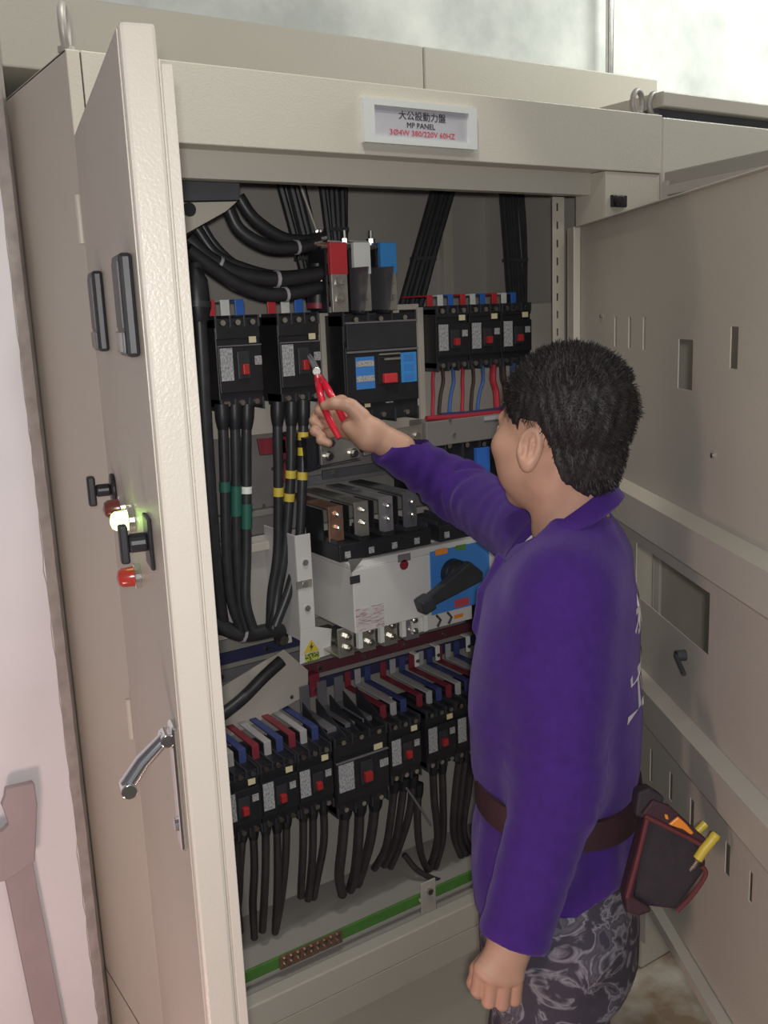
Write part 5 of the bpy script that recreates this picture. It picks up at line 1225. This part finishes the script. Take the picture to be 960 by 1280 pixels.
slab([(792, 1122), (812, 1134), (816, 1140), (800, 1146), (784, 1142), (781, 1118), (790, 1085), (800, 1050), (806, 1022), (813, 1024)], 1.397, .030).build('side_gusset', 'belt', pch, 0.005)
slab([(802, 1018), (816, 1000), (838, 1008), (884, 1050), (880, 1056), (850, 1040), (818, 1024)], 1.395, .012).build('top_band', 'belt', pch, 0.003)
for pts, nm2 in (([(809, 1024), (798, 1070), (784, 1122)], 'edging'), ([(846, 1139), (866, 1118), (882, 1093), (877, 1082)], 'edging'), ([(806, 1020), (826, 1030), (858, 1046), (880, 1058)], 'edging')):
    MB().tube(smooth_path([pd(a, b, 1.396) for a, b in pts], 5), .0034, 8).build(nm2, 'maroon', pch, smooth=True)
slab([(798, 990), (812, 985), (832, 998), (824, 1012), (806, 1024), (794, 1020)], 1.402, .03).build('belt_loop', 'pouch', pch, 0.004)
tk = thing('utility_knife', 'orange plastic tool handle lying in the top of the tool pouch', 'knife', pd(850, 1030, 1.39))
slab([(836, 1031), (848, 1021), (858, 1030), (868, 1042), (864, 1044), (854, 1037), (847, 1035)], 1.386, .006).build('handle', 'orange', tk, 0.002)
slab([(831, 1018), (835, 1019), (836, 1025), (832, 1024)], 1.386, .004).build('end_button', 'orange', tk, 0.001)
pp2 = thing('yellow_pliers', 'pliers with two yellow handles sticking out behind the tool pouch', 'pliers', pd(885, 1055, 1.42))
MB().tube(smooth_path([pd(872, 1074, 1.392), pd(880, 1062, 1.392), pd(890, 1050, 1.392), pd(896, 1042, 1.392)], 4), [.0072] * 10 + [.0076] * 2 + [.006], 10).build('handle', 'toolyellow', pp2, smooth=True)
MB().tube(smooth_path([pd(871, 1040, 1.41), pd(877, 1034, 1.41), pd(882, 1029, 1.41)], 4), .0062, 10).build('handle', 'toolyellow', pp2, smooth=True)
MB().tube([pd(872, 1075, 1.394), pd(862, 1088, 1.41)], .004, 8).build('jaw', 'steel', pp2)

# the pliers in the right hand
dt = (YB - .012 + 1.5) / ray(385, 445)[1]
pl = thing('pliers', 'red-handled pliers held in the right hand, tip on a breaker switch', 'pliers', pd(396, 464, dt - .02))
pv = pd(396, 465, dt - .022)
MB().tube(smooth_path([pd(385, 445, dt), pd(389, 452, dt - .007), pd(394, 461, dt - .018), pv], 4), [.0022, .0026, .003, .0035, .004, .0045, .0048, .005, .0055, .006, .0062, .0065, .0068], 8).build('jaw', 'greybar', pl, smooth=True)
MB().tube(smooth_path([pd(387, 443, dt), pd(392, 450, dt - .006), pd(397, 460, dt - .018), pd(399, 466, dt - .022)], 4), [.0020] * 4 + [.003] * 4 + [.004] * 4 + [.005], 8).build('jaw', 'greybar', pl, smooth=True)
MB().cyl(pv - dfw * .008, pv + dfw * .008, .0085, 14).build('pivot', 'steel', pl, 0.001)
MB().tube(smooth_path([pd(399, 470, dt - .026), pd(407, 482, 1.815), pd(419, 503, 1.800), pd(430, 525, 1.808), pd(438, 538, 1.818)], 5), [.0055] + [.0068] * 16 + [.0062, .006, .0055, .005], 10).build('handle', 'plred', pl, smooth=True)
MB().tube(smooth_path([pd(396, 470, dt - .024), pd(399, 486, 1.818), pd(404, 506, 1.803), pd(412, 525, 1.794), pd(424, 548, 1.790)], 5), [.0055] + [.0070] * 16 + [.0066, .0062, .0056, .005], 10).build('handle', 'plred', pl, smooth=True)
